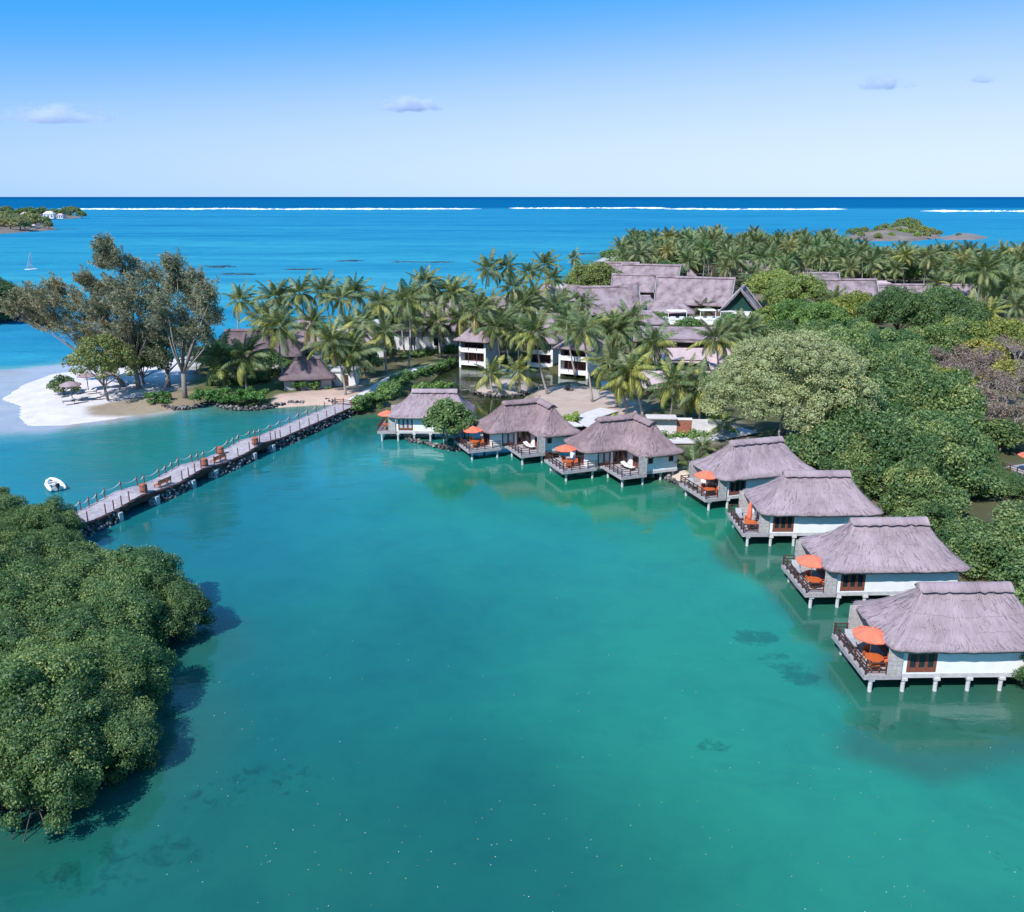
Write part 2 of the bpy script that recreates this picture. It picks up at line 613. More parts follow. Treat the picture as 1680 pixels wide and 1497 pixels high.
SHORE = gp([(0, 656), (32, 667), (30, 687), (45, 700), (100, 699), (175, 690), (250, 678), (300, 671), (345, 662), (378, 669),
            (440, 670), (520, 665), (556, 664), (585, 682), (640, 676), (700, 690), (770, 690), (800, 694), (862, 690), (930, 705),
            (1000, 735), (1078, 772), (1100, 790), (1145, 800), (1170, 775), (1230, 770), (1310, 805), (1400, 845), (1500, 905),
            (1620, 1010), (1660, 1090), (1720, 1180), (2300, 1190), (2700, 800), (2400, 430),
            (1800, 430), (1680, 428), (1600, 433), (1560, 428), (1500, 428), (1440, 424), (1400, 412), (1300, 407), (1150, 408), (1040, 412),
            (985, 425), (960, 440), (940, 458), (900, 475), (800, 495), (690, 515), (560, 537), (470, 556), (380, 573), (290, 588),
            (200, 600), (90, 613), (40, 630)])
POND = gp([(668, 655), (700, 632), (735, 600), (765, 590), (830, 600), (900, 612), (1000, 622), (1012, 640), (985, 640), (938, 628),
           (905, 634), (880, 640), (858, 656), (866, 672), (835, 692), (800, 700), (770, 690), (700, 680)])
ISLE = gp([(770, 640), (790, 646), (830, 648), (862, 643), (886, 632), (872, 626), (830, 623), (790, 628)])
SPIT = gp([(-200, 640), (0, 640), (90, 600), (290, 575), (330, 600), (300, 640), (255, 655), (245, 670), (300, 674), (100, 720), (-200, 740)])
SHALLOW = gp([(-300, 605), (0, 606), (60, 601), (115, 596), (200, 596), (330, 660), (300, 676), (230, 688), (130, 702), (60, 711), (0, 714), (-300, 720)])
LEFT_MUD = gp([(-400, 870), (0, 860), (90, 880), (150, 900), (160, 925), (205, 945), (300, 985), (335, 1020), (332, 1055), (262, 1098), (258, 1120), (275, 1160), (282, 1215),
               (262, 1255), (200, 1290), (100, 1330), (0, 1385), (-300, 1480)])


def land_sdf(X, Y):
    s = sdf(SHORE, X, Y)
    s = np.minimum(s, -sdf(POND, X, Y))
    s = np.maximum(s, sdf(ISLE, X, Y))
    return s


def axis(core, far_lo, far_hi, g=1.35, first=4.0):
    a_ = list(core)
    lo, st = core[0], first
    L_ = []
    while lo > far_lo:
        lo -= st
        st *= g
        L_.append(lo)
    hi, st = core[-1], first
    U_ = []
    while hi < far_hi:
        hi += st
        st *= g
        U_.append(hi)
    return np.array(L_[::-1] + a_ + U_)


def grid_faces(nx, ny):
    i = np.arange(nx - 1)
    j = np.arange(ny - 1)
    I, J = np.meshgrid(i, j, indexing='ij')
    b = (I * ny + J).ravel()
    return np.stack([b, b + ny, b + ny + 1, b + 1], 1)


# the sea
xs = axis(np.concatenate([np.arange(-130, -46, 1.0), np.arange(-46, 44, 0.45), np.arange(44, 100, 2.0)]), -90000, 90000)
ys = axis(np.concatenate([np.arange(26, 100, 0.45), np.arange(100, 190, 0.8), np.arange(190, 330, 3.0)]), -4000, 120000, 1.22)
X, Y = np.meshgrid(xs, ys, indexing='ij')
ls = land_sdf(X, Y)
C = lambda r, g, b: np.array(srgb(r, g, b))
wcol = np.zeros(X.shape + (3,))
wcol[:] = C(19, 104, 112)


def blend(mask, c):
    m_ = np.clip(mask, 0, 1)[..., None]
    wcol[:] = wcol * (1 - m_) + np.asarray(c) * m_


nz = vnoise(X, Y, 9, 1) * 0.6 + vnoise(X, Y, 4, 2) * 0.4
nzl = vnoise(X, Y, 22, 3)
nzf = vnoise(X, Y, 2.2, 4)
wx, wy = X + (nz - .5) * 8, Y + (nzl - .5) * 10


def blob(px, py, rx, ry, soft=0.5):
    c_ = G(px, py)
    d_ = np.sqrt(((wx - c_.x) / rx) ** 2 + ((wy - c_.y) / ry) ** 2)
    return 1 - sstep(1 - soft, 1 + soft, d_)


blend(blob(950, 1000, 20, 26, 0.9) * 0.7, C(27, 130, 130))
blend(blob(1150, 960, 14, 20, 0.8) * 0.9, C(44, 154, 148))
blend(blob(1200, 1120, 12, 14, 0.8) * 0.85, C(40, 148, 140))
blend(blob(1450, 1380, 18, 9, 0.8) * 0.85, C(44, 150, 140))
blend(blob(1300, 1260, 9, 9, 0.9) * 0.5, C(42, 150, 140))
blend(blob(1050, 1350, 8, 8, 0.9) * 0.5, C(32, 126, 114))
blend(blob(560, 900, 20, 26, 0.8) * 0.6, C(26, 122, 138))
blend(blob(740, 800, 22, 20, 0.8) * 0.9, C(44, 162, 164))
blend(blob(470, 820, 12, 22, 0.8) * 0.65, C(24, 116, 148))
blend(blob(600, 760, 9, 12, 0.8) * 0.75, C(56, 160, 192))  # sky-blue reflection near the jetty, painted into the water colour
blend(blob(860, 810, 17, 11, 0.7) * 0.85, C(28, 124, 104))  # green tree reflection before the bungalows, put into the water colour
blend(blob(1050, 840, 13, 9, 0.7) * 0.75, C(32, 144, 122))  # painted green reflection, continued along the bungalow row
blend(blob(1180, 890, 8, 9, 0.7) * 0.7, C(44, 150, 130))
blend(blob(680, 760, 6, 8, 0.8) * 0.5, C(44, 150, 140))
blend(blob(850, 1400, 9, 10, 0.9) * 0.5, C(17, 92, 104))
blend(blob(620, 1330, 9, 8, 0.9) * 0.4, C(20, 100, 108))
blend(blob(330, 1400, 10, 6, 0.9) * 0.6, C(34, 116, 110))
# west of the jetty: open blue water
jx = (X + 43.5) - (Y - 87) * 0.34
west = 1 - sstep(-6, 6, jx)
blend(west, C(40, 142, 182))
blend(west * blob(300, 720, 16, 15, 0.8) * 0.8, C(30, 140, 138))
blend(west * blob(180, 760, 14, 14, 0.8) * 0.6, C(34, 142, 160))
# open lagoon and ocean
dist = np.sqrt(X * X + Y * Y)
outer = np.clip(np.maximum(sstep(150, 190, Y) * sstep(-5, 5, -ls), (1 - sstep(-140, -90, X)) * sstep(120, 170, Y)), 0, 1)
blend(outer, C(52, 150, 202))
blend(outer * sstep(450, 1100, Y) * 0.85, C(42, 138, 200))
streak = vnoise(X, Y * 3.2, 160, 5) * 0.6 + vnoise(X, Y * 3.2, 70, 6) * 0.4
nearsea = 1 - sstep(300, 480, Y)
blend(outer * nearsea * sstep(0.52, 0.75, streak) * 0.5, C(34, 122, 186))
blend(outer * nearsea * sstep(0.48, 0.25, streak) * 0.4, C(78, 172, 212))
blend(sstep(2650, 2800, Y), C(12, 104, 172))
blend(sstep(6000, 16000, Y), C(8, 92, 160))
# shallows along the shores
edge = -ls + (nz - .5) * 5
blend((1 - sstep(1.0, 11.0, edge)) * 0.62 * (ls < 0.5), C(52, 128, 116))
blend((1 - sstep(0.3, 4.5, edge)) * 0.55 * (ls < 0.5), C(96, 130, 112))
near7 = sdf(gp([(1180, 900), (1290, 1000), (1330, 1060), (1385, 1140), (1400, 1220), (1520, 1262), (1680, 1230), (1900, 1200), (1900, 900), (1600, 900), (1300, 780)]), wx * 0.6 + X * 0.4, wy * 0.4 + Y * 0.6)
blend(sstep(-1.2, 1.0, near7) * 0.72, C(54, 104, 98))
mud = sdf(LEFT_MUD, wx * 0.5 + X * 0.5, wy * 0.5 + Y * 0.5)
blend(sstep(-6, 0, mud) * 0.5 * (Y < 66), C(56, 104, 100))
# weed and stones seen on the bottom: where, the material draws their broken edges
weed = np.zeros(X.shape)
for (px, py, rx, ry, k_) in [(1240, 1046, 3.0, 2.2, .70), (1270, 1078, 2.4, 1.6, .6), (1292, 1096, 3.0, 2.0, .60), (1314, 1114, 2.4, 1.7, .7), (1168, 1222, 2.2, 1.6, .58), (1186, 1083, .8, .8, .55), (1130, 1112, .7, .7, .6),
                             (1665, 1430, 1.4, 1.4, .5), (1640, 1405, 1.0, 1.0, .5), (1180, 1170, .8, .7, .55), (640, 765, 2.2, 2.2, .5), (930, 825, 2.6, 1.8, .52), (1150, 830, 2.8, 1.8, .52), (1440, 1190, 4, 2, .5), (1560, 1190, 5, 2, .5),
                             (480, 1080, 4, 4, .4), (430, 1280, 7, 4, .5), (250, 1400, 7, 3.0, .52), (330, 1120, 4, 3, .5), (150, 1440, 6, 3, .52), (350, 1310, 6, 2.5, .5), (620, 1240, 5, 3, .36), (1400, 1010, 3, 3, .5)]:
    c_ = G(px, py)
    d_ = np.sqrt(((X - c_.x) / rx) ** 2 + ((Y - c_.y) / ry) ** 2)
    weed = np.maximum(weed, (1 - sstep(0.25, 1.25, d_)) * k_)
weed = np.maximum(weed, sstep(0, 2, near7) * .42)
weed = np.maximum(weed, sstep(-5, -.5, mud) * .46 * (Y < 66))
# pale flats of the sand spit
flat = sdf(SHALLOW, X + (nz - .5) * 6, Y + (nzl - .5) * 6)
blend(sstep(-6, 0, flat) * 0.5, C(120, 182, 198))
blend(sstep(-1.5, 3.0, flat), C(196, 196, 220))
blend(sstep(1.5, 7, flat) * sstep(0.35, 0.8, nz) * 0.5, C(214, 212, 230))
# the inner pond: still, dark and green
pd = sdf(POND, X, Y)
blend(sstep(-1.5, 0.5, pd), C(50, 62, 44))
ripv = np.clip(0.045 + 0.35 * west + 1.0 * outer, 0, 1.2)
ripv = ripv * (1 - 0.8 * sstep(-2, 2, flat))
ripv = ripv * (1 - 0.7 * sstep(-1, 1, pd))
lag = (1 - np.clip(outer, 0, 1))[..., None]
wcol *= .80
wcol *= lag * np.array((.88, .84, .65)) + (1 - lag) * np.array((1.12, 1.03, .79))
V = np.stack([X.ravel(), Y.ravel(), np.zeros(X.size)], 1)
sea = link('sea', mesh_np('sea', V, grid_faces(len(xs), len(ys)), M['water'], smooth=True,
                          attrs={'wc': ('POINT', wcol.reshape(-1, 3)), 'rip': ('POINT', ripv.ravel()), 'wd': ('POINT', weed.ravel())}))
tag(sea, 'turquoise lagoon water running out to the open blue ocean', 'water', kind='structure')

# the land
xs = axis(np.arange(-92, 60, 1.0), -110, 640, 1.12, 1.5)
ys = axis(np.arange(40, 260, 1.0), 38, 660, 1.06, 1.2)
X, Y = np.meshgrid(xs, ys, indexing='ij')
ls = land_sdf(X, Y)
spit = sstep(-4, 4, sdf(SPIT, X, Y))
z_in = np.minimum(1.0, 0.06 + ls * 0.45) * (1 - spit) + np.minimum(0.95, 0.02 + ls * 0.06) * spit
Z = np.where(ls > 0, z_in, np.maximum(ls * 0.3, -1.2))
Z += np.where(ls > 1.5, (vnoise(X, Y, 5, 12) - .5) * 0.16 * (1 - spit * .5), 0)
gcol = np.zeros(X.shape + (3,))
gcol[:] = (0.085, 0.085, 0.045)
n5, n6 = vnoise(X, Y, 7, 14), vnoise(X, Y, 2.5, 15)


def gblend(mask, c):
    m_ = np.clip(mask, 0, 1)[..., None]
    gcol[:] = gcol * (1 - m_) + np.asarray(c) * m_


gblend(sstep(0.5, 0.75, n5) * 0.7, (0.20, 0.165, 0.12))
gblend(sstep(0.35, 0.8, n6) * 0.3, (0.06, 0.09, 0.03))
SAND = (0.61, 0.575, 0.585)
gblend(spit, SAND)


def zone(pts, c, soft=1.2, k_=1.0, jit=3.0):
    s_ = sdf(gp(pts, 1.0), X + (n6 - .5) * jit, Y + (n5 - .5) * jit)
    gblend(sstep(-soft, soft, s_) * k_, c)


zone([(140, 664), (200, 653), (255, 645), (330, 640), (345, 660), (300, 668), (240, 672), (150, 673)], (0.27, 0.215, 0.14), 0.8, 0.9, 2)
zone([(330, 600), (460, 590), (540, 610), (470, 655), (345, 662), (320, 630)], (0.10, 0.12, 0.05), 2)
zone([(418, 668), (450, 648), (520, 640), (575, 632), (640, 612), (660, 618), (600, 645), (560, 664), (500, 664)], (0.50, 0.37, 0.31), 1.0)
zone([(590, 632), (660, 608), (760, 580), (770, 592), (700, 612), (620, 640)], (0.22, 0.23, 0.10), 1.5)
zone([(858, 656), (880, 640), (938, 628), (985, 640), (1045, 655), (1060, 675), (1020, 690), (950, 692), (870, 690)], (0.46, 0.36, 0.31), 0.8)
zone([(768, 640), (790, 647), (862, 645), (888, 632), (830, 622)], (0.44, 0.36, 0.31), 0.8)
zone([(1060, 690), (1200, 690), (1240, 720), (1150, 735), (1080, 720)], (0.30, 0.26, 0.22), 2)
zone([(1080, 770), (1100, 790), (1150, 805), (1180, 775), (1130, 765)], (0.52, 0.43, 0.36), 0.8)
zone([(900, 470), (960, 440), (985, 424), (1040, 412), (1300, 405), (1400, 404), (1400, 412), (1300, 414), (1050, 420), (990, 440), (930, 475)], SAND, 6, 1, 0)
zone([(1540, 426), (1600, 432), (1680, 427), (1680, 434), (1600, 440), (1540, 434)], SAND, 6, 1, 0)
zone([(470, 552), (560, 533), (690, 512), (700, 520), (560, 545), (480, 566), (380, 585), (300, 600), (290, 588), (380, 572)], SAND, 3, 1, 0)
zone([(1550, 555), (1630, 545), (1680, 545), (1680, 560), (1600, 562)], (0.50, 0.46, 0.38), 2)
zone([(1240, 500), (1700, 490), (1700, 440), (1500, 430), (1240, 440)], (0.24, 0.19, 0.13), 8, 0.7)
fc = grid_faces(len(xs), len(ys))
zf = Z.ravel()
fc = fc[(zf[fc] > -1.15).any(1)]
V = np.stack([X.ravel(), Y.ravel(), zf], 1)
ground = link('ground', mesh_np('ground', V, fc, M['ground'], smooth=True, attrs={'gc': ('POINT', gcol.reshape(-1, 3))}))
tag(ground, 'sandy wooded resort peninsula with a white sand spit', 'land', kind='structure')

# mud under the near mangroves
xs = np.arange(-75, -14, 1.2)
ys = np.arange(26, 96, 1.2)
X, Y = np.meshgrid(xs, ys, indexing='ij')
s = sdf(LEFT_MUD, X, Y)
Z = np.clip((s - 2.5) * 0.25, -0.8, 0.4)
V = np.stack([X.ravel(), Y.ravel(), Z.ravel()], 1)
fc = grid_faces(len(xs), len(ys))
fc = fc[(Z.ravel()[fc] > -0.75).any(1)]
o = link('mud_bank', mesh_np('mud_bank', V, fc, M['ground'], True, attrs={'gc': ('POINT', np.tile((0.07, 0.06, 0.045), (len(V), 1)))}))
tag(o, 'dark mud bank under the near mangroves', 'mud', kind='structure')


def strip(name, pts, width, z, mat, h=0.12):
    """a paved band with thickness along world points"""
    mb = MB()
    L_, R_ = [], []
    for i, p in enumerate(pts):
        d_ = (Vector(pts[min(i + 1, len(pts) - 1)]) - Vector(pts[max(i - 1, 0)])).normalized()
        w = width[i] if isinstance(width, list) else width
        nrm = Vector((-d_.y, d_.x)) * w * 0.5
        L_.append(Vector(p) + nrm)
        R_.append(Vector(p) - nrm)
    for i in range(len(pts) - 1):
        mb.prism([R_[i], R_[i + 1], L_[i + 1], L_[i]], z - h, z)
    return mb.build(name, mat)


def catmull(pts, k_=6):
    P_ = [Vector(p) for p in pts]
    out = []
    for i in range(len(P_) - 1):
        p0, p1, p2, p3 = P_[max(i - 1, 0)], P_[i], P_[i + 1], P_[min(i + 2, len(P_) - 1)]
        for j in range(k_):
            u = j / k_
            out.append(0.5 * ((2 * p1) + (p2 - p0) * u + (2 * p0 - 5 * p1 + 4 * p2 - p3) * u * u + (3 * p1 - p0 - 3 * p2 + p3) * u ** 3))
    out.append(P_[-1])
    return out


pth = catmull([G(x, y, 1.1).to_2d() for x, y in [(566, 664), (600, 645), (625, 630), (660, 612), (710, 600), (760, 588)]], 6)
o = strip('path', pth, 2.0, 1.14, M['path'], 0.3)
tag(o, 'pale paved path curving inland from the jetty', 'path', kind='structure')
for pts, w, lab in [([(1008, 712), (985, 700), (955, 690), (975, 680), (1000, 672)], 3.4, 'pale boardwalk between the two L-shaped bungalows'),
                    ([(940, 700), (930, 690), (945, 684)], 3.0, 'pale landing behind the second bungalow roof'),
                    ([(1090, 722), (1130, 722), (1175, 716), (1230, 706)], 3.2, 'pale boardwalk leading to the fourth bungalow')]:
    o = strip('boardwalk', [G(x, y, 1.3).to_2d() for x, y in pts], w, 1.34, M['white_deck'], 0.14)
    tag(o, lab, 'boardwalk', kind='structure')

# far reef: a ragged line of surf
def surf(x0, x1, ypx, thick, lab, seed):
    rr = random.Random(seed)
    vs, fs = [], []
    n = int((x1 - x0) / 3)
    for i in range(n + 1):
        x = x0 + (x1 - x0) * i / n
        end = min(1, min(i, n - i) / (n * 0.06))
        nv = mnoise.noise((x * 0.021, seed, 0)) + .6 * mnoise.noise((x * 0.09, seed, 4)) + .35 * mnoise.noise((x * 0.31, seed, 9))
        w = max(0.08, thick * (0.42 + 0.75 * nv + 0.18 * rr.random()) * end) + 0.04
        yc = ypx + 0.8 * mnoise.noise((x * 0.012, seed + 5, 0)) + .25 * mnoise.noise((x * 0.1, seed + 8, 0))
        pa, pb = G(x, yc + w * 0.5), G(x, yc - w * 0.5)
        mid = (pa + pb) / 2
        vs += [(pa.x, pa.y, 0.1), (mid.x, mid.y, 0.4 + 2.0 * end * rr.random()), (pb.x, pb.y, 0.1)]
        if i:
            b = 3 * i
            fs += [(b - 3, b, b + 1, b - 2), (b - 2, b + 1, b + 2, b - 1)]
    me = bpy.data.meshes.new('surf')
    me.from_pydata(vs, [], fs)
    me.materials.append(M['foam'])
    tag(link('surf', me), lab, 'surf', kind='stuff')


surf(95, 790, 343.2, 3.2, 'long white line of surf on the far reef', 1)
surf(835, 1100, 341.8, 3.0, 'middle stretch of white surf on the reef', 2)
surf(1090, 1390, 343.5, 3.4, 'white surf line on the reef beyond the palm grove', 3)
surf(1510, 2000, 346.8, 3.6, 'white surf line on the reef beyond the islet', 4)

# ------------------------------------------------------------------ thatched bungalows
def roof_loft(eave, ze, zr, nt=9, flare=0.42, step=0.45, seed=0, rough=0.05, lift=0.0, drop=0.24, mat='thatch', round_=2):
    """eave: list of (x, y, ridge_x, ridge_y[, edge_is_gable]); slopes curve out towards the eave"""
    E, Rg, Cn = [], [], []
    n = len(eave)
    for i in range(n):
        a_, b_ = eave[i], eave[(i + 1) % n]
        L_ = math.hypot(b_[0] - a_[0], b_[1] - a_[1])
        k_ = max(2, int(L_ / step))
        for j in range(k_):
            u = j / k_
            E.append([a_[0] + (b_[0] - a_[0]) * u, a_[1] + (b_[1] - a_[1]) * u])
            Rg.append([a_[2] + (b_[2] - a_[2]) * u, a_[3] + (b_[3] - a_[3]) * u])
            Cn.append(max(0, 1 - min(u, 1 - u) * L_ / 1.6))
    E, Rg, Cn = np.array(E), np.array(Rg), np.array(Cn)
    for _ in range(round_):
        E = (np.roll(E, 1, 0) + 2 * E + np.roll(E, -1, 0)) / 4
    m = len(E)
    seg = np.linalg.norm(np.roll(E, -1, 0) - E, axis=1)
    U = np.concatenate([[0], np.cumsum(seg)])
    rings, uvs = [], []
    slope = np.hypot(np.linalg.norm(E - Rg, axis=1), zr - ze)
    rr = np.random.default_rng(seed)
    for j in range(nt + 1):
        tt = j / nt
        g_ = (1 - flare) * tt + flare * tt * tt
        xy = E * (1 - tt) + Rg * tt
        z = np.full(m, ze + (zr - ze) * g_) + lift * Cn * (1 - tt) ** 3
        if 0 < j < nt:
            z = z + rr.normal(0, rough, m)
        elif j == 0:
            z = z + rr.normal(0, rough * 0.6, m)
            xy = xy + rr.normal(0, rough * 0.7, (m, 2))
        rings.append(np.column_stack([xy, z]))
        uvs.append(np.column_stack([U[:-1], slope * (1 - tt)]))
    # thick eave and soffit
    lo = rings[0].copy()
    lo[:, :2] = E * 0.985 + Rg * 0.015
    lo[:, 2] -= drop + rr.uniform(0, rough, m)
    so = np.column_stack([E * 0.66 + Rg * 0.34, np.full(m, ze - drop + 0.35)])
    rings = [so, lo] + rings
    uvs = [uvs[0] + (0, 1.5), uvs[0] + (0, 0.3)] + uvs
    V = np.concatenate(rings)
    UV = np.concatenate(uvs)
    F_ = []
    for j in range(len(rings) - 1):
        for i in range(m):
            i2 = (i + 1) % m
            F_.append((j * m + i, j * m + i2, (j + 1) * m + i2, (j + 1) * m + i))
    me = mesh_np('roof', V, np.array(F_), M[mat], smooth=True, uv=UV)
    return me, E, Rg


def straw_mesh(E, Rg, ze, zr, flare, count, seed, mat):
    """loose straws lying on the slopes and hanging over the eave"""
    rr = np.random.default_rng(seed)
    m = len(E)
    i = rr.integers(0, m, count)
    tt = np.where(rr.random(count) < 0.2, rr.uniform(0, 0.05, count), rr.uniform(0.03, 0.9, count))
    e_, r_ = E[i], Rg[i]
    g = lambda t_: ze + (zr - ze) * ((1 - flare) * t_ + flare * t_ * t_)
    p0 = np.column_stack([e_ * (1 - tt)[:, None] + r_ * tt[:, None], g(tt) + 0.06])
    tb = np.minimum(tt + rr.uniform(0.06, 0.15, count), 1)
    p1 = np.column_stack([e_ * (1 - tb)[:, None] + r_ * tb[:, None], g(tb) + 0.02])
    p0[:, :2] += rr.normal(0, 0.12, (count, 2))
    tl = np.roll(E, -1, 0)[i] - e_
    tl = tl / (np.linalg.norm(tl, axis=1)[:, None] + 1e-6)
    w = np.column_stack([tl, np.zeros(count)]) * rr.uniform(0.012, 0.03, count)[:, None]
    V = np.concatenate([p0 - w, p0 + w, p1 + w * 0.6, p1 - w * 0.6])
    k = np.arange(count)
    F_ = np.stack([k, k + count, k + 2 * count, k + 3 * count], 1)
    UV = np.column_stack([rr.uniform(0, 40, count), rr.uniform(0, 5, count)])
    return mesh_np('straw', V, F_, M[mat], uv=np.tile(UV, (4, 1)))


def ridge_cap_mesh(line, zr, w=0.66, h=0.42, mat='thatch', seed=0, over=0.35):
    """a thick saddle of thatch over the ridge with a scalloped lower edge"""
    P_ = [Vector((x, y)) for x, y in line]
    d0 = (P_[0] - P_[1]).normalized()
    d1 = (P_[-1] - P_[-2]).normalized()
    P_[0] = P_[0] + d0 * over
    P_[-1] = P_[-1] + d1 * over
    pts = []
    for a_, b_ in zip(P_[:-1], P_[1:]):
        k_ = max(2, int((b_ - a_).length / 0.3))
        pts += [a_.lerp(b_, j / k_) for j in range(k_)]
    pts.append(P_[-1])
    rr = random.Random(seed)
    vs, uv, fs = [], [], []
    prof = [(-1.0, -1.0), (-1.04, -0.86), (-0.55, -0.22), (-0.2, 0.12), (0.2, 0.12), (0.55, -0.22), (1.04, -0.86), (1.0, -1.0)]
    u = 0
    m = len(pts)
    for i, p in enumerate(pts):
        d_ = (pts[min(i + 1, m - 1)] - pts[max(i - 1, 0)]).normalized()
        nrm = Vector((-d_.y, d_.x))
        sc = 1.0 + 0.05 * math.sin(i * 1.9) + rr.uniform(-.06, .06)
        if i:
            u += (p - pts[i - 1]).length
        for q, (a_, b_) in enumerate(prof):
            vs.append((p.x + nrm.x * a_ * w * sc, p.y + nrm.y * a_ * w * sc, zr + 0.03 + b_ * h * sc + rr.uniform(-.02, .02)))
            uv.append((u, q * 0.2))
    n = len(prof)
    for i in range(m - 1):
        for q in range(n - 1):
            fs.append((i * n + q, (i + 1) * n + q, (i + 1) * n + q + 1, i * n + q + 1))
    for b in (0, (m - 1) * n):
        for q in range(n // 2 - 1):
            fs.append((b + q, b + q + 1, b + n - 2 - q, b + n - 1 - q))
    return mesh_np('ridge_cap', vs, fs, M[mat], smooth=True, uv=uv)


def planks(x0, x1, y0, y1, z, w=0.19, th=0.06, along='x'):
    mb = MB()
    a_, b_ = (y0, y1) if along == 'x' else (x0, x1)
    n = max(1, int((b_ - a_) / w))
    for i in range(n):
        p, q = a_ + (b_ - a_) * i / n + 0.008, a_ + (b_ - a_) * (i + 1) / n - 0.008
        dz = R.uniform(-.008, .008)
        if along == 'x':
            mb.box(x0 + R.uniform(0, .03), x1 - R.uniform(0, .03), p, q, z - th + dz, z + dz)
        else:
            mb.box(p, q, y0 + R.uniform(0, .03), y1 - R.uniform(0, .03), z - th + dz, z + dz)
    return mb


def railing(parent, pts, z, h=0.92, gap=1.05, mat='dark_wood'):
    """posts and three rails along local points; a part with sub-parts"""
    for a_, b_ in zip(pts[:-1], pts[1:]):
        A, B = Vector(a_), Vector(b_)
        L_ = (B - A).length
        an = math.atan2(B.y - A.y, B.x - A.x)
        mb = MB()
        mb.box(0, L_, -0.045, 0.045, h - 0.06, h, an, A)
        rl = mb.build('railing', M[mat], parent, (0, 0, z))
        for hh in (0.30, 0.58):
            MB().box(0, L_, -0.025, 0.025, hh, hh + 0.06, an, A).build('rail', M[mat], rl)
        k_ = max(1, round(L_ / gap))
        for j in range(k_ + 1):
            MB().box(-0.045 + L_ * j / k_, 0.045 + L_ * j / k_, -0.05, 0.05, 0.0, h + 0.03, an, A).build('rail_post', M[mat], rl)


def pile(parent, x, y, top):
    mb = MB()
    mb.tube([(0, 0, -1.6), (0, 0, top - 0.12)], [0.15, 0.14], 10)
    mb.box(-.2, .2, -.2, .2, top - 0.2, top - 0.02)
    return mb.build('pile', M['pile'], parent, (x, y, 0))


def door_set(parent, x0, x1, y, z0, z1, panels=3, glass='glass', wood='red_wood', name='door', axis_='x'):
    """framed glazed leaves; axis_ 'x': lies along local x facing -y, 'y': along local y facing -x"""
    def bx(mb, a0, a1, d0, d1, b0, b1):
        if axis_ == 'x':
            mb.box(a0, a1, y + d0, y + d1, b0, b1)
        else:
            mb.box(y + d0, y + d1, a0, a1, b0, b1)
    mb = MB()
    bx(mb, x0, x0 + .09, -.07, .03, z0, z1)
    bx(mb, x1 - .09, x1, -.07, .03, z0, z1)
    bx(mb, x0 + .09, x1 - .09, -.07, .03, z1 - .1, z1)
    bx(mb, x0 + .09, x1 - .09, -.07, .03, z0, z0 + .08)
    d = mb.build(name, M[wood], parent)
    w = (x1 - x0 - .18) / panels
    for i in range(panels):
        a_ = x0 + .09 + i * w
        fb = MB()
        bx(fb, a_ + .01, a_ + .11, -.055, .0, z0 + .08, z1 - .1)
        bx(fb, a_ + w - .11, a_ + w - .01, -.055, .0, z0 + .08, z1 - .1)
        bx(fb, a_ + .11, a_ + w - .11, -.055, .0, z0 + .08, z0 + .34)
        bx(fb, a_ + .11, a_ + w - .11, -.055, .0, z1 - .2, z1 - .1)
        fb.build('door_leaf' if name == 'door' else 'sash', M[wood], d)
        gb = MB()
        bx(gb, a_ + .11, a_ + w - .11, -.03, -.015, z0 + .34, z1 - .2)
        gb.build('pane', M[glass], d)
    return d


def board_screen(parent, x0, x1, y, z0, z1, n=7, axis_='x'):
    mb = MB()
    mb.box(x0 - .07, x1 + .07, y - .04, y + .04, z1, z1 + .06) if axis_ == 'x' else mb.box(y - .04, y + .04, x0 - .07, x1 + .07, z1, z1 + .06)
    s = mb.build('privacy_screen', M['screen_wood'], parent)
    for a_ in (x0 - .07, x1):
        pb = MB()
        pb.box(a_, a_ + .07, y - .05, y + .05, z0, z1) if axis_ == 'x' else pb.box(y - .05, y + .05, a_, a_ + .07, z0, z1)
        pb.build('screen_post', M['screen_wood'], s)
    for i in range(n):
        a_, b_ = z0 + (z1 - z0) * i / n + .012, z0 + (z1 - z0) * (i + 1) / n - .012
        d = R.uniform(-.01, .01)
        bb = MB()
        if axis_ == 'x':
            bb.box(x0, x1, y - .02 + d, y + .02 + d, a_, b_)
        else:
            bb.box(y - .02 + d, y + .02 + d, x0, x1, a_, b_)
        bb.build('board', M['screen_wood'], s)


ZD, ZE, ZR = 1.38, 3.55, 6.75
A_EAVE = [(1.85, -.65, 5.3, 3.15), (13.9, -.65, 11.1, 3.15), (13.9, 6.95, 11.1, 3.15), (1.85, 6.95, 5.3, 3.15)]
A_ROOF = {}


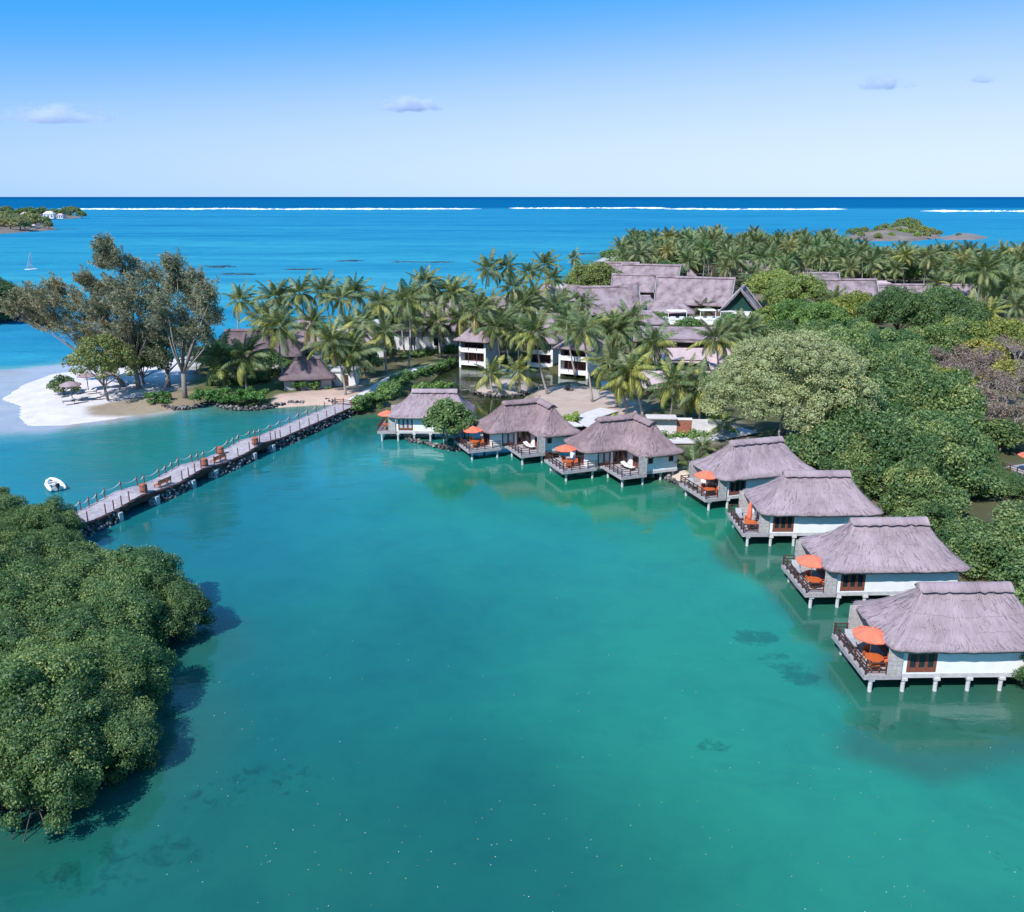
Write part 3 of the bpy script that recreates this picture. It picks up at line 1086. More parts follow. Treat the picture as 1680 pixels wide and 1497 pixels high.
def bungalow_a(label, o, rz, seed, curtains=False, piles=5):
    h = thing('overwater_bungalow', label, 'bungalow', (o[0], o[1], 0), rz, 'thatched bungalows on piles round the lagoon')
    if seed % 3 not in A_ROOF:
        me, E, Rg = roof_loft(A_EAVE, ZE, ZR, seed=seed % 3, lift=0.12)
        A_ROOF[seed % 3] = (me, straw_mesh(E, Rg, ZE, ZR, 0.42, 1500, seed, 'thatch'), ridge_cap_mesh([(5.3, 3.15), (11.1, 3.15)], ZR, seed=seed))
    me, st, rc = A_ROOF[seed % 3]
    rf = link('roof', me, h)
    link('straw', st, rf)
    link('ridge_cap', rc, rf)
    # floor slab and walls with the door opening cut out
    MB().box(2.95, 13.25, 0.12, 6.25, ZD - .32, ZD - .01).build('floor_slab', M['concrete'], h)
    w = MB()
    w.box(3.0, 3.3, 0.15, 0.33, ZD, 3.75)
    w.box(5.35, 13.2, 0.15, 0.33, ZD, 3.75)
    w.box(3.3, 5.35, 0.16, 0.32, ZD - .005, ZD + .12)
    w.box(3.3, 5.35, 0.16, 0.32, 3.5, 3.745)
    w.box(13.02, 13.2, 0.33, 6.2, ZD, 3.75)
    w.box(3.0, 13.02, 6.02, 6.2, ZD, 3.75)
    w.box(3.0, 3.18, 0.33, 2.0, ZD, 3.75)
    w.box(3.0, 3.18, 4.6, 6.02, ZD, 3.75)
    w.box(3.01, 3.17, 2.0, 4.6, 3.45, 3.745)
    w.build('wall', M['plaster'], h)
    MB().box(3.3, 13.0, 0.4, 6.0, ZD + .005, ZD + .03).build('floor', M['interior'], h)
    MB().box(12.6, 12.7, 0.4, 6.0, ZD + .03, 3.6).build('partition', M['interior'], h)
    door_set(h, 3.3, 5.35, 0.2, ZD + .12, 3.5, 3, 'curtain_glass' if curtains else 'glass')
    door_set(h, 2.0, 4.6, 3.05, ZD + .02, 3.45, 3, 'glass', axis_='y')
    # deck
    dk = planks(.4, 2.98, 0.0, 6.0, ZD + .0, along='x').build('deck', M['weathered'], h)
    f = MB()
    f.box(.34, .4, -.06, 6.06, ZD - .34, ZD + .01)
    f.box(.4, 2.94, -.06, -.002, ZD - .34, ZD + .01)
    f.box(.4, 2.94, 6.002, 6.06, ZD - .34, ZD + .01)
    f.box(.4, 2.94, 1.5, 1.7, ZD - .3, ZD - .075)
    f.box(.4, 2.94, 4.3, 4.5, ZD - .3, ZD - .075)
    f.build('deck_edge', M['weathered'], dk)
    railing(h, [(1.9, .06), (.46, .06), (.46, 5.92), (1.4, 5.92)], ZD)
    board_screen(h, 1.98, 2.85, .05, ZD + .02, 3.72)
    board_screen(h, 1.5, 2.85, 5.92, ZD + .02, 3.72)
    for i in range(piles):
        pile(h, 0.95 + 2.28 * i, 0.2, ZD - .3)
    for x in (.95, 3.02, 7.62, 12.2):
        pile(h, x, 5.4, ZD - .3)
    return h


# L-shaped house: local origin at the inner corner of the eaves, wings along -x and -y
L_EAVE = [(-5.0, 0.0, -1.3, 3.35), (0.42, 0.0, 3.5, 3.35), (0.42, -4.0, 3.6, -1.0), (6.8, -4.0, 3.6, -1.0), (6.8, 6.7, 3.5, 3.35), (-5.0, 6.7, -1.3, 3.35)]
L_ROOF = {}


def bungalow_l(label, o, rz, seed):
    h = thing('overwater_bungalow', label, 'bungalow', (o[0], o[1], 0), rz, 'thatched bungalows on piles round the lagoon')
    if not L_ROOF:
        me, E, Rg = roof_loft(L_EAVE, ZE, ZR + .1, seed=5, lift=0.12, round_=3, mat='thatch_old')
        L_ROOF[0] = (me, straw_mesh(E, Rg, ZE, ZR + .1, 0.42, 2600, 9, 'thatch_old'), ridge_cap_mesh([(-1.3, 3.35), (3.55, 3.35), (3.6, -1.0)], ZR + .1, seed=3, mat='thatch_old'))
    me, st, rc = L_ROOF[0]
    rf = link('roof', me, h)
    link('straw', st, rf)
    link('ridge_cap', rc, rf)
    hip = MB()
    hip.tube([(3.6, 3.4, ZR + .28), (3.62, 3.42, ZR + .55)], [0.3, 0.1], 8)
    hip.build('finial', M['thatch_old'], rf)
    sl = MB()
    sl.box(-4.1, 1.35, .95, 6.0, ZD - .32, ZD - .01)
    sl.box(1.35, 6.05, -3.15, 6.0, ZD - .321, ZD - .011)
    sl.build('floor_slab', M['concrete'], h)
    w = MB()
    z1 = 3.75
    w.box(-4.05, -2.7, 1.0, 1.18, ZD, z1)           # front of the left wing
    w.box(-0.9, -0.6, 1.0, 1.18, ZD, z1)
    w.box(-2.7, -0.9, 1.01, 1.17, 3.45, z1 - .003)
    w.box(-0.6, 1.4, 1.01, 1.17, 3.45, z1 - .003)
    w.box(1.4, 1.58, -3.1, -2.2, ZD, z1)            # inner side of the right wing
    w.box(1.4, 1.58, -.4, 1.18, ZD, z1)
    w.box(1.41, 1.57, -2.2, -.4, 3.45, z1 - .003)
    w.box(1.58, 2.0, -3.1, -2.92, ZD, z1)           # front of the right wing with two windows
    w.box(2.65, 4.8, -3.1, -2.92, ZD, z1)
    w.box(5.45, 6.0, -3.1, -2.92, ZD, z1)
    for x0, x1 in ((2.0, 2.65), (4.8, 5.45)):
        w.box(x0, x1, -3.09, -2.93, ZD - .002, ZD + .95)
        w.box(x0, x1, -3.09, -2.93, 3.3, z1 - .003)
    w.box(5.82, 6.0, -2.92, 5.82, ZD, z1)
    w.box(-4.05, 6.0, 5.82, 6.0, ZD, z1)
    w.box(-4.05, -3.87, 1.18, 2.0, ZD, z1)
    w.box(-4.05, -3.87, 4.4, 5.82, ZD, z1)
    w.box(-4.04, -3.88, 2.0, 4.4, 3.45, z1 - .003)
    w.build('wall', M['plaster'], h)
    fl = MB()
    fl.box(-3.8, 1.5, 1.25, 5.8, ZD + .005, ZD + .03)
    fl.box(1.62, 5.8, -2.9, 5.8, ZD + .006, ZD + .031)
    fl.build('floor', M['interior'], h)
    door_set(h, -2.7, -.9, 1.06, ZD + .02, 3.45, 2, 'curtain_glass')
    door_set(h, -.6, 1.4, 1.06, ZD + .02, 3.45, 3)
    door_set(h, -2.2, -.4, 1.46, ZD + .02, 3.45, 3, axis_='y')
    door_set(h, 2.0, 4.4, -4.0, ZD + .02, 3.45, 3, axis_='y')
    door_set(h, 2.0, 2.65, -3.04, ZD + .95, 3.3, 1, name='window', wood='dark_wood')
    door_set(h, 4.8, 5.45, -3.04, ZD + .95, 3.3, 1, name='window', wood='dark_wood')
    # the larger deck at the end of the left wing, the smaller one in the corner
    dk = planks(-7.5, -4.12, .5, 6.1, ZD).build('deck', M['weathered'], h)
    planks(-4.12, -3.05, .5, .93, ZD).build('deck_step', M['weathered'], dk)
    e_ = MB()
    e_.box(-7.56, -7.5, .44, 6.16, ZD - .34, ZD + .01)
    e_.box(-7.5, -3.05, .44, .498, ZD - .34, ZD + .01)
    e_.box(-7.5, -4.15, 6.102, 6.16, ZD - .34, ZD + .01)
    e_.box(-7.5, -4.15, 2.9, 3.1, ZD - .3, ZD - .075)
    e_.build('deck_edge', M['weathered'], dk)
    dk2 = planks(-2.0, 1.36, -3.95, .9, ZD + .0).build('deck', M['weathered'], h)
    e_ = MB()
    e_.box(-2.06, -2.0, -4.01, .92, ZD - .34, ZD + .01)
    e_.box(-2.0, 1.3, -4.01, -3.952, ZD - .34, ZD + .01)
    e_.box(1.3, 1.36, -4.01, -3.1, ZD - .34, ZD - .07)
    e_.build('deck_edge', M['weathered'], dk2)
    railing(h, [(-3.1, .56), (-7.42, .56), (-7.42, 6.02), (-5.6, 6.02)], ZD)
    railing(h, [(.3, -3.89), (-1.92, -3.89), (-1.92, .3)], ZD)
    board_screen(h, .36, 1.3, -3.9, ZD + .02, 3.6)
    for x, y in [(-6.9, .9), (-3.4, .9), (-6.9, 5.5), (-1.6, -3.5), (-1.5, .4), (1.1, -3.5), (4.0, -2.7), (5.7, -2.7), (-3.6, 5.4), (2, 5.4), (5.7, 5.4), (.9, 1.2)]:
        pile(h, x, y, ZD - .3)
    return h


def world_of(h, x, y):
    c_, s_ = math.cos(h.rotation_euler.z), math.sin(h.rotation_euler.z)
    return (h.location.x + x * c_ - y * s_, h.location.y + x * s_ + y * c_)


# deck furniture --------------------------------------------------------------
def umbrella_mesh(rad, zc, rise, n=8):
    vs, fs = [(0, 0, zc + rise)], []
    rings = [(0.5, 0.56), (1.0, 0.0)]
    for q, (rf, hf) in enumerate(rings):
        for k_ in range(n * 2):
            an = math.pi * k_ / n
            mid = k_ % 2
            rr_ = rad * rf * (0.93 if mid else 1.0)
            vs.append((rr_ * math.cos(an), rr_ * math.sin(an), zc + rise * hf - (0.05 * rf if mid else 0)))
    m = n * 2
    for k_ in range(m):
        k2 = (k_ + 1) % m
        fs.append((0, 1 + k_, 1 + k2))
        fs.append((1 + k_, 1 + m + k_, 1 + m + k2, 1 + k2))
    # hem
    b = len(vs)
    for k_ in range(m):
        x, y, z = vs[1 + m + k_]
        vs.append((x * .99, y * .99, z - .09))
    for k_ in range(m):
        k2 = (k_ + 1) % m
        fs.append((1 + m + k_, b + k_, b + k2, 1 + m + k2))
    me = bpy.data.meshes.new('canopy')
    me.from_pydata(vs, [], fs)
    me.materials.append(M['canvas'])
    return me


UM, UP, UR, UB = umbrella_mesh(1.38, 2.05, 0.52), None, None, None
UP = MB().tube([(0, 0, .05), (0, 0, 2.62)], .03, 8).mesh('pole', M['canvas_pole'])
mb = MB()
for k in range(8):
    an = math.pi * k / 4
    mb.tube([(0, 0, 2.5), (1.34 * math.cos(an), 1.34 * math.sin(an), 2.02)], .014, 4)
UR = mb.mesh('rib', M['canvas_pole'])
UB = MB().tube([(0, 0, 0), (0, 0, .07), (0, 0, .16)], [.28, .27, .06], 12).mesh('base', M['concrete'])


def umbrella(label, x, y, rz):
    u = thing('patio_umbrella', label, 'umbrella', (x, y, ZD), rz, 'orange umbrellas on the bungalow decks')
    for nm, me in (('canopy', UM), ('pole', UP), ('rib_frame', UR), ('base', UB)):
        link(nm, me, u)
    return u


def round_table(label, x, y, rad=0.62):
    tb = thing('round_table', label, 'table', (x, y, ZD), 0, 'round tables on the bungalow decks')
    MB().tube([(0, 0, .70), (0, 0, .745)], rad, 20).build('tabletop', M['orange_wood'], tb)
    MB().tube([(0, 0, .05), (0, 0, .70)], .05, 8).build('pedestal', M['dark_wood'], tb)
    MB().tube([(0, 0, 0), (0, 0, .05)], .3, 12).build('base', M['dark_wood'], tb)


CH = [('seat', MB().box(-.26, .26, -.26, .26, .40, .45).mesh('seat', M['orange_wood'])),
      ('cushion', MB().box(-.24, .24, -.24, .24, .451, .53).mesh('cushion', M['cushion'], bevel=0.02)),
      ('backrest', MB().box(-.26, .26, .22, .27, .45, .95).mesh('backrest', M['orange_wood'])),
      ('armrest', MB().box(-.31, -.262, -.26, .27, .62, .66).mesh('armrest', M['orange_wood'])),
      ('armrest', MB().box(.262, .31, -.26, .27, .62, .66).mesh('armrest', M['orange_wood']))]
for sx in (-.27, .22):
    for sy in (-.25, .2):
        CH.append(('leg', MB().box(sx, sx + .05, sy, sy + .05, 0, .40 if sy > 0 else .62).mesh('leg', M['orange_wood'])))


def chair(label, x, y, rz):
    c_ = thing('deck_chair', label, 'chair', (x, y, ZD), rz, 'wooden chairs on the bungalow decks')
    for nm, me in CH:
        link(nm, me, c_)


def lounger(label, x, y, z, rz, mat='white_cloth', group='sun loungers', wood='dark_wood'):
    l_ = thing('sun_lounger', label, 'sun lounger', (x, y, z), rz, group)
    MB().box(-.95, .95, -.33, .33, .24, .3).build('frame', M[wood], l_)
    b_ = MB()
    b_.add([(-.95, -.3, .31), (.25, -.3, .31), (.25, .3, .31), (-.95, .3, .31), (-.95, -.3, .41), (.25, -.3, .41), (.25, .3, .41), (-.95, .3, .41)],
           [(3, 2, 1, 0), (4, 5, 6, 7), (0, 1, 5, 4), (1, 2, 6, 5), (2, 3, 7, 6), (3, 0, 4, 7)])
    b_.build('mattress', M[mat], l_)
    b_ = MB()
    b_.add([(.26, -.3, .31), (.95, -.3, .66), (.95, .3, .66), (.26, .3, .31), (.24, -.3, .41), (.9, -.3, .76), (.9, .3, .76), (.24, .3, .41)],
           [(3, 2, 1, 0), (4, 5, 6, 7), (0, 1, 5, 4), (1, 2, 6, 5), (2, 3, 7, 6), (3, 0, 4, 7)])
    b_.build('headrest', M[mat], l_)
    for sx in (-.85, .8):
        for sy in (-.3, .24):
            MB().box(sx, sx + .06, sy, sy + .06, 0, .24).build('leg', M[wood], l_)


DG = math.radians
houses = []
specs = [('A', 'thatched bungalow farthest along the row, behind a leafy round tree', (-19.26, 120.1), DG(-1.5), 1, True, 'tree-fronted bungalow'),
         ('L', 'L-shaped thatched bungalow with two decks, next to the tree-fronted bungalow', (1.55, 112.35), DG(21.5), 2, False, 'L-shaped bungalow nearer the jetty'),
         ('L', 'L-shaped thatched bungalow with two decks, beside the small stone shore', (13.3, 103.3), DG(21), 3, False, 'L-shaped bungalow by the stone shore'),
         ('A', 'thatched bungalow turned askew beside the stone shore, mangrove against its roof', (20.7, 90.9), DG(17), 2, False, 'askew bungalow by the stone shore'),
         ('A', 'thatched bungalow whose deck umbrella is folded shut', (22.2, 80.85), DG(0.5), 0, False, 'bungalow with the folded umbrella'),
         ('A', 'thatched bungalow between the folded-umbrella one and the nearest one', (24.0, 67.2), DG(2.0), 1, False, 'second nearest bungalow'),
         ('A', 'nearest and largest thatched bungalow in the row, cut by the picture edge', (23.9, 54.15), DG(1.0), 0, False, 'nearest bungalow')]
for kd, lab, o, rz, sd, cur, short in specs:
    h = (bungalow_a(lab, o, rz, sd, cur) if kd == 'A' else bungalow_l(lab, o, rz, sd))
    houses.append(h)
    ox, oy = (1.5, 2.0) if kd == 'A' else (-6.0, 3.1)
    px_, py_ = world_of(h, ox, oy)
    if 'folded' in short:
        u = thing('patio_umbrella', 'orange umbrella folded shut into a spindle on a deck', 'umbrella', (px_, py_, ZD), rz, 'orange umbrellas on the bungalow decks')
        MB().tube([(0, 0, .75), (0, 0, 1.0), (0, 0, 1.7), (0, 0, 2.35), (0, 0, 2.6)], [.16, .24, .22, .13, .03], 10).build('canopy', M['canvas'], u)
        link('pole', UP, u)
        link('base', UB, u)
        qx, qy = world_of(h, 2.3, 3.4)
        u = thing('folded_parasol', 'white parasol folded shut beside the folded orange umbrella', 'umbrella', (qx, qy, ZD), rz)
        MB().tube([(0, 0, .8), (0, 0, 1.1), (0, 0, 1.7), (0, 0, 2.1)], [.1, .16, .12, .03], 10).build('canopy', M['white_cloth'], u)
        MB().tube([(0, 0, .03), (0, 0, .85)], .03, 8).build('pole', M['canvas_pole'], u)
    else:
        umbrella('open orange umbrella on the deck of the ' + short, px_, py_, rz + 0.2)
    tx, ty = world_of(h, ox - .05, oy - .85)
    round_table('round orange table on the deck of the ' + short, tx, ty)
    for q, (cx_, cy_, r_, wh) in enumerate([(.8, -1.0, -1.3, 'towards the house'), (-.05, .25, 0.0, 'under the umbrella'), (-.3, -1.55, 3.0, 'by the railing')][:3 if kd == 'L' or short == 'nearest bungalow' else 2]):
        ax, ay = world_of(h, ox + cx_, oy + cy_)
        chair('orange-cushioned chair %s, deck of the %s' % (wh, short), ax, ay, rz + r_)
    if kd == 'L':
        ax, ay = world_of(h, .3, -1.2)
        lounger('lounger with white mattress on the corner deck of the ' + short, ax, ay, ZD, rz + 1.9, group='sun loungers on decks')
    elif not cur:
        ax, ay = world_of(h, 1.1, 4.4)
        lounger('dark lounger under the screen on the deck of the ' + short, ax, ay, ZD, rz + 1.4, 'hull_grey', group='sun loungers on decks')

# ------------------------------------------------------------------ jetty
def jet(p):
    return Vector(p)


JA, JB = Vector((-51.5, 65.5)), Vector((-26.6, 136.8))
JD = (JB - JA).normalized()
JN = Vector((-JD.y, JD.x))                      # points to the far, seaward side
JL = (JB - JA).length
JW = 1.75
jetty = thing('jetty', 'long wooden jetty on stone footings with rope railing across the lagoon', 'jetty', (JA.x, JA.y, 0), math.atan2(JD.y, JD.x))


def jz(s):
    """deck height along the jetty: three low humps over the openings"""
    z = 1.3
    for c_ in (28.2, 38.6, 50.9):
        z += 0.45 * max(0.0, 1 - abs(s - c_) / 4.2)
    return z


def js(x, y):
    """length along the jetty of a photographed deck point"""
    return (G(x, y, 1.4).to_2d() - JA).dot(JD)


mb = MB()
s = 0.0
while s < JL:
    z0, z1 = jz(s), jz(s + .19)
    d = R.uniform(-.01, .01)
    e0, e1 = R.uniform(-.03, .03), R.uniform(-.03, .03)
    a0, a1 = s + .008, s + .19
    mb.add([(a0, -JW + e0, z0 - .06), (a1, -JW + e0, z1 - .06), (a1, JW + e1, z1 - .06), (a0, JW + e1, z0 - .06),
            (a0, -JW + e0, z0 + d), (a1, -JW + e0, z1 + d), (a1, JW + e1, z1 + d), (a0, JW + e1, z0 + d)],
           [(3, 2, 1, 0), (4, 5, 6, 7), (0, 1, 5, 4), (1, 2, 6, 5), (2, 3, 7, 6), (3, 0, 4, 7)])
    s += .2
tag(mb.build('planks', M['jetty_wood'], jetty), kind='stuff')
for sd in (-1, 1):
    mb = MB()
    mb.tube([(q * .5, sd * (JW + .05), jz(q * .5) - .15) for q in range(int(JL * 2))], .14, 4)
    mb.build('edge_beam', M['dark_wood'], jetty)
    mb = MB()
    for q in range(int(JL)):
        z0, z1 = jz(q), jz(q + 1)
        y0, y1 = sorted((sd * (JW + .02), sd * (JW - .06)))
        mb.add([(q, y0, z0 - .62), (q + 1, y0, z1 - .62), (q + 1, y1, z1 - .62), (q, y1, z0 - .62), (q, y0, z0 - .07), (q + 1, y0, z1 - .07), (q + 1, y1, z1 - .07), (q, y1, z0 - .07)],
               [(3, 2, 1, 0), (4, 5, 6, 7), (0, 1, 5, 4), (1, 2, 6, 5), (2, 3, 7, 6), (3, 0, 4, 7)])
    mb.build('side_board', M['dark_wood'], jetty)
gaps = [(24.6, 30.0), (36.4, 40.4), (48.6, 52.6)]
runs, p0 = [], -2.0
for a_, b_ in gaps:
    runs.append((p0, a_))
    p0 = b_
runs.append((p0, JL + 1))
for i, (a_, b_) in enumerate(runs):
    it = []
    L_ = b_ - a_
    for sd in (-1, 1):
        n_ = int(L_ * 9)
        for q in range(n_):
            zz = R.uniform(-.3, 1.05)
            it.append((R.uniform(a_ - .2, b_ + .2), sd * (JW - .05 + (1.05 - zz) * .42 + R.uniform(-.1, .15)), zz, R.uniform(.16, .36), R.uniform(.16, .34), R.uniform(.14, .26)))
    for ex in (a_, b_):
        for q in range(26):
            zz = R.uniform(-.3, 1.05)
            it.append((ex + R.uniform(-.3, .3) + (1 if ex == b_ else -1) * (1 - zz) * .3, R.uniform(-JW, JW), zz, R.uniform(.2, .4), R.uniform(.2, .4), R.uniform(.15, .28)))
    tag(link('stone_footing', rocks_mesh('stone_footing', it, M['stone'], i), jetty), kind='stuff')
    MB().box(a_, b_, -JW + .15, JW - .15, -1.2, 1.0).build('footing_core', M['rock'], jetty)
for a_, b_ in gaps:
    for sd in (-1, 1):
        MB().box(a_ - .3, b_ + .3, sd * (JW - .25) - .12, sd * (JW - .25) + .12, .78, 1.02).build('span_beam', M['dark_wood'], jetty)
    for ex in (a_ - .1, b_ + .1):
        MB().box(ex - .28, ex + .28, -JW - .5, -JW + .6, -1, .95).build('pier', M['concrete'], jetty)
# posts and the rope on the seaward side
PM = MB().tube([(0, 0, -.1), (0, 0, 1.05), (0, 0, 1.1)], [.07, .065, .04], 8).mesh('post', M['post_wood'])
ROPE = []
for sd in (1, -1):
    prev = None
    s = 1.0
    while s < JL - .5:
        z = jz(s)
        link('post', PM, jetty, (s, sd * (JW - .1), z))
        if sd == 1:
            if prev is not None:
                mb = MB()
                pts = []
                for q in range(9):
                    u = q / 8
                    pts.append((prev[0] + (s - prev[0]) * u, JW - .1, prev[1] + (z - prev[1]) * u + .92 - .32 * 4 * u * (1 - u)))
                mb.tube(pts, .035, 5)
                mb.build('rope', M['rope'], jetty)
            prev = (s, z)
        near = min(abs(s - c_) for c_ in (24.2, 30.4, 36, 40.8, 48.2, 53))
        s += 1.15 if near < 1.4 else 2.45


def on_jetty(x, y, off):
    s_ = js(x, y)
    p = JA + JD * s_ + JN * off
    return p.x, p.y, jz(s_)


JR = math.atan2(JD.y, JD.x)


def barrel(label, x, y, off):
    px_, py_, pz = on_jetty(x, y, off)
    b_ = thing('barrel_planter', label, 'barrel', (px_, py_, pz), 0, 'wooden barrels on the jetty')
    MB().tube([(0, 0, 0), (0, 0, .3), (0, 0, .6), (0, 0, .95)], [.36, .43, .43, .36], 14).build('staves', M['barrel'], b_)
    for z_ in (.18, .72):
        MB().tube([(0, 0, z_), (0, 0, z_ + .07)], .445 if z_ < .5 else .425, 14).build('hoop', M['dark_wood'], b_)
    MB().tube([(0, 0, .9), (0, 0, .96)], .33, 14).build('lid', M['orange_wood'], b_)


def jbench(label, x, y, off):
    px_, py_, pz = on_jetty(x, y, off)
    b_ = thing('wooden_bench', label, 'bench', (px_, py_, pz), JR, 'wooden benches on the jetty')
    for k_ in range(4):
        MB().box(-1.1, 1.1, -.34 + k_ * .15, -.21 + k_ * .15, .42, .47).build('seat_slat', M['orange_wood'], b_)
    for k_ in range(3):
        MB().box(-1.1, 1.1, -.42 - .02 * k_, -.38 - .02 * k_, .55 + k_ * .15, .67 + k_ * .15).build('back_slat', M['barrel'], b_)
    for sx in (-1.0, .92):
        MB().box(sx, sx + .08, -.45, -.37, 0, 1.0).build('leg', M['barrel'], b_)
        MB().box(sx, sx + .08, .2, .28, 0, .42).build('leg', M['barrel'], b_)


barrel('wooden barrel nearest the mangroves on the jetty', 226, 810, -1.25)
barrel('wooden barrel beside the bench halfway along the jetty', 334, 768, -1.25)
barrel('wooden barrel on the last hump of the jetty before land', 412, 732, -1.3)
barrel('wooden barrel on the seaward side near the middle hump', 372, 745, 1.0)
jbench('slatted bench on the first flat stretch of the jetty', 262, 796, -.95)
jbench('slatted bench beside the barrels halfway along the jetty', 352, 757, -.95)
# low gate at the landward end
g_ = thing('jetty_gate', 'low wooden gate at the landward end of the jetty', 'gate', (JB.x - .2, JB.y + .4, 1.15), JR + math.pi / 2)
for k in range(3):
    MB().box(-1.5, 1.5, -.04, .04, .25 + k * .28, .37 + k * .28).build('bar', M['post_wood'], g_)
for sx in (-1.55, 0, 1.5):
    MB().box(sx - .06, sx + .06, -.07, .07, 0, 1.15).build('post', M['post_wood'], g_)

# stone walls along the spit's lagoon shore
def stone_wall(label, pts, hgt, dens, seed):
    P_ = catmull([G(x, y, .2).to_2d() for x, y in pts], 6)
    it = []
    for a_, b_ in zip(P_[:-1], P_[1:]):
        L_ = (b_ - a_).length
        for q in range(max(1, int(L_ * dens))):
            p = a_.lerp(b_, R.random())
            it.append((p.x + R.uniform(-.3, .3), p.y + R.uniform(-.35, .35), R.uniform(0, hgt), R.uniform(.16, .34), R.uniform(.16, .34), R.uniform(.12, .26)))
    tag(link('stone_wall', rocks_mesh('stone_wall', it, M['stone'], seed)), label, 'stone wall')


stone_wall('rough stone edging below the casuarina lawn', [(268, 669), (300, 671), (325, 667), (345, 661)], .6, 12, 21)
stone_wall('curved stone wall along the water below the hedges', [(345, 661), (375, 670), (410, 672), (440, 669), (470, 664), (500, 662)], .65, 14, 22)
stone_wall('stone wall beside the landward end of the jetty', [(470, 660), (500, 657), (530, 658), (552, 662)], .7, 14, 23)
stone_wall('sloping stones under the farthest bungalow', [(668, 722), (700, 728), (730, 735), (760, 738), (780, 728)], .5, 16, 24)
stone_wall('stone shore between the L-shaped and the askew bungalow', [(1078, 774), (1100, 788), (1125, 798), (1150, 800)], .5, 12, 25)
stone_wall('stone kerb of the small palm islet in the pond', [(771, 640), (790, 647), (830, 650), (862, 645), (888, 633)], .4, 10, 26)

# ------------------------------------------------------------------ vegetation
def ico(sub=1):
    bm = bmesh.new()
    bmesh.ops.create_icosphere(bm, subdivisions=sub, radius=1.0)
    v = np.array([q.co[:] for q in bm.verts])
    f_ = np.array([[q.index for q in p.verts] for p in bm.faces])
    bm.free()
    return v, f_


ICO1, ICOF1 = ico(1)


def unit(a_):
    return a_ / (np.linalg.norm(a_, axis=1)[:, None] + 1e-9)


def leaves(P0, N0, size, rr, val, aspect=0.5, spread=0.8):
    """one folded-flat rhombic leaf per point; returns verts, quads, values"""
    n = len(P0)
    nrm = unit(N0 + rr.normal(0, spread, (n, 3)))
    tg = unit(np.cross(nrm, rr.normal(0, 1, (n, 3))))
    bt = np.cross(nrm, tg)
    sz = (size * rr.uniform(0.7, 1.35, n))[:, None]
    a_ = P0 - tg * sz * .5
    b_ = P0 + bt * sz * .5 * aspect + nrm * sz * .06
    c_ = P0 + tg * sz * .5
    d_ = P0 - bt * sz * .5 * aspect + nrm * sz * .06
    V = np.stack([a_, b_, c_, d_], 1).reshape(-1, 3)
    F_ = np.arange(4 * n).reshape(n, 4)
    return V, F_, val


def crown_mesh(name, clumps, dens, size, mat, seed, core=0.78, aspect=0.55, spread=0.75, low=-0.55, vjit=0.28, fuzz=0.10):
    """clumps: (x, y, z, r, v0[, flat]); leaves on the clumps' outsides round a leafy core"""
    rr = np.random.default_rng(seed)
    C_ = np.array([c_[:5] for c_ in clumps])
    VV, FF, vv, off = [], [], [], 0
    for i, (x, y, z, r_, v0) in enumerate(C_):
        n = int(dens * 4 * math.pi * r_ * r_)
        d_ = unit(rr.normal(0, 1, (n, 3)))
        d_ = d_[d_[:, 2] > low]
        rad = r_ * (1 + rr.normal(0, fuzz, len(d_)))[:, None] * np.array((1, 1, .85))
        p = np.array((x, y, z)) + d_ * rad
        keep = np.ones(len(p), bool)
        for j in range(len(C_)):
            if j != i:
                q = (p - C_[j, :3]) / (C_[j, 3] * .8)
                keep &= (q * q).sum(1) > 1
        p, d_ = p[keep], d_[keep]
        if not len(p):
            continue
        up = d_ * 0.6 + np.array((0, 0, .55))
        val = np.clip(v0 + rr.normal(0, vjit, len(p)), 0, 1)
        V, F_, val = leaves(p, up, size, rr, val, aspect, spread)
        VV.append(V)
        FF.append(F_ + off)
        vv.append(val)
        off += len(V)
        if core:
            cv = ICO1 * (r_ * core * (1 + rr.normal(0, .1, (len(ICO1), 1)))) * (1, 1, .85) + (x, y, z)
            k_ = np.arange(len(ICOF1)) + len(cv)
            m2 = (cv[ICOF1[:, 1]] + cv[ICOF1[:, 2]]) / 2
            nv = np.concatenate([cv, m2])
            cf = np.column_stack([ICOF1[:, 0], ICOF1[:, 1], k_, ICOF1[:, 2]])
            VV.append(nv)
            FF.append(cf + off)
            vv.append(np.full(len(cf), 0.3))
            off += len(nv)
    return mesh_np(name, np.concatenate(VV), np.concatenate(FF), M[mat], attrs={'v': ('FACE', np.concatenate(vv))})


def dome_clumps(rr, rx, ry, h, z0, n, rmin, rmax, squash=1.0, vlo=.3, vhi=.7):
    out = []
    for i in range(n):
        u = (i + .5) / n
        zz = u ** 0.8
        an = i * 2.39996 + rr.uniform(-.3, .3)
        rad = math.sqrt(max(0, 1 - zz * zz)) * rr.uniform(.82, 1.05)
        r_ = rr.uniform(rmin, rmax)
        out.append((math.cos(an) * rad * rx, math.sin(an) * rad * ry, z0 + zz * h * rr.uniform(.9, 1.06), r_, rr.uniform(vlo, vhi)))
    return out


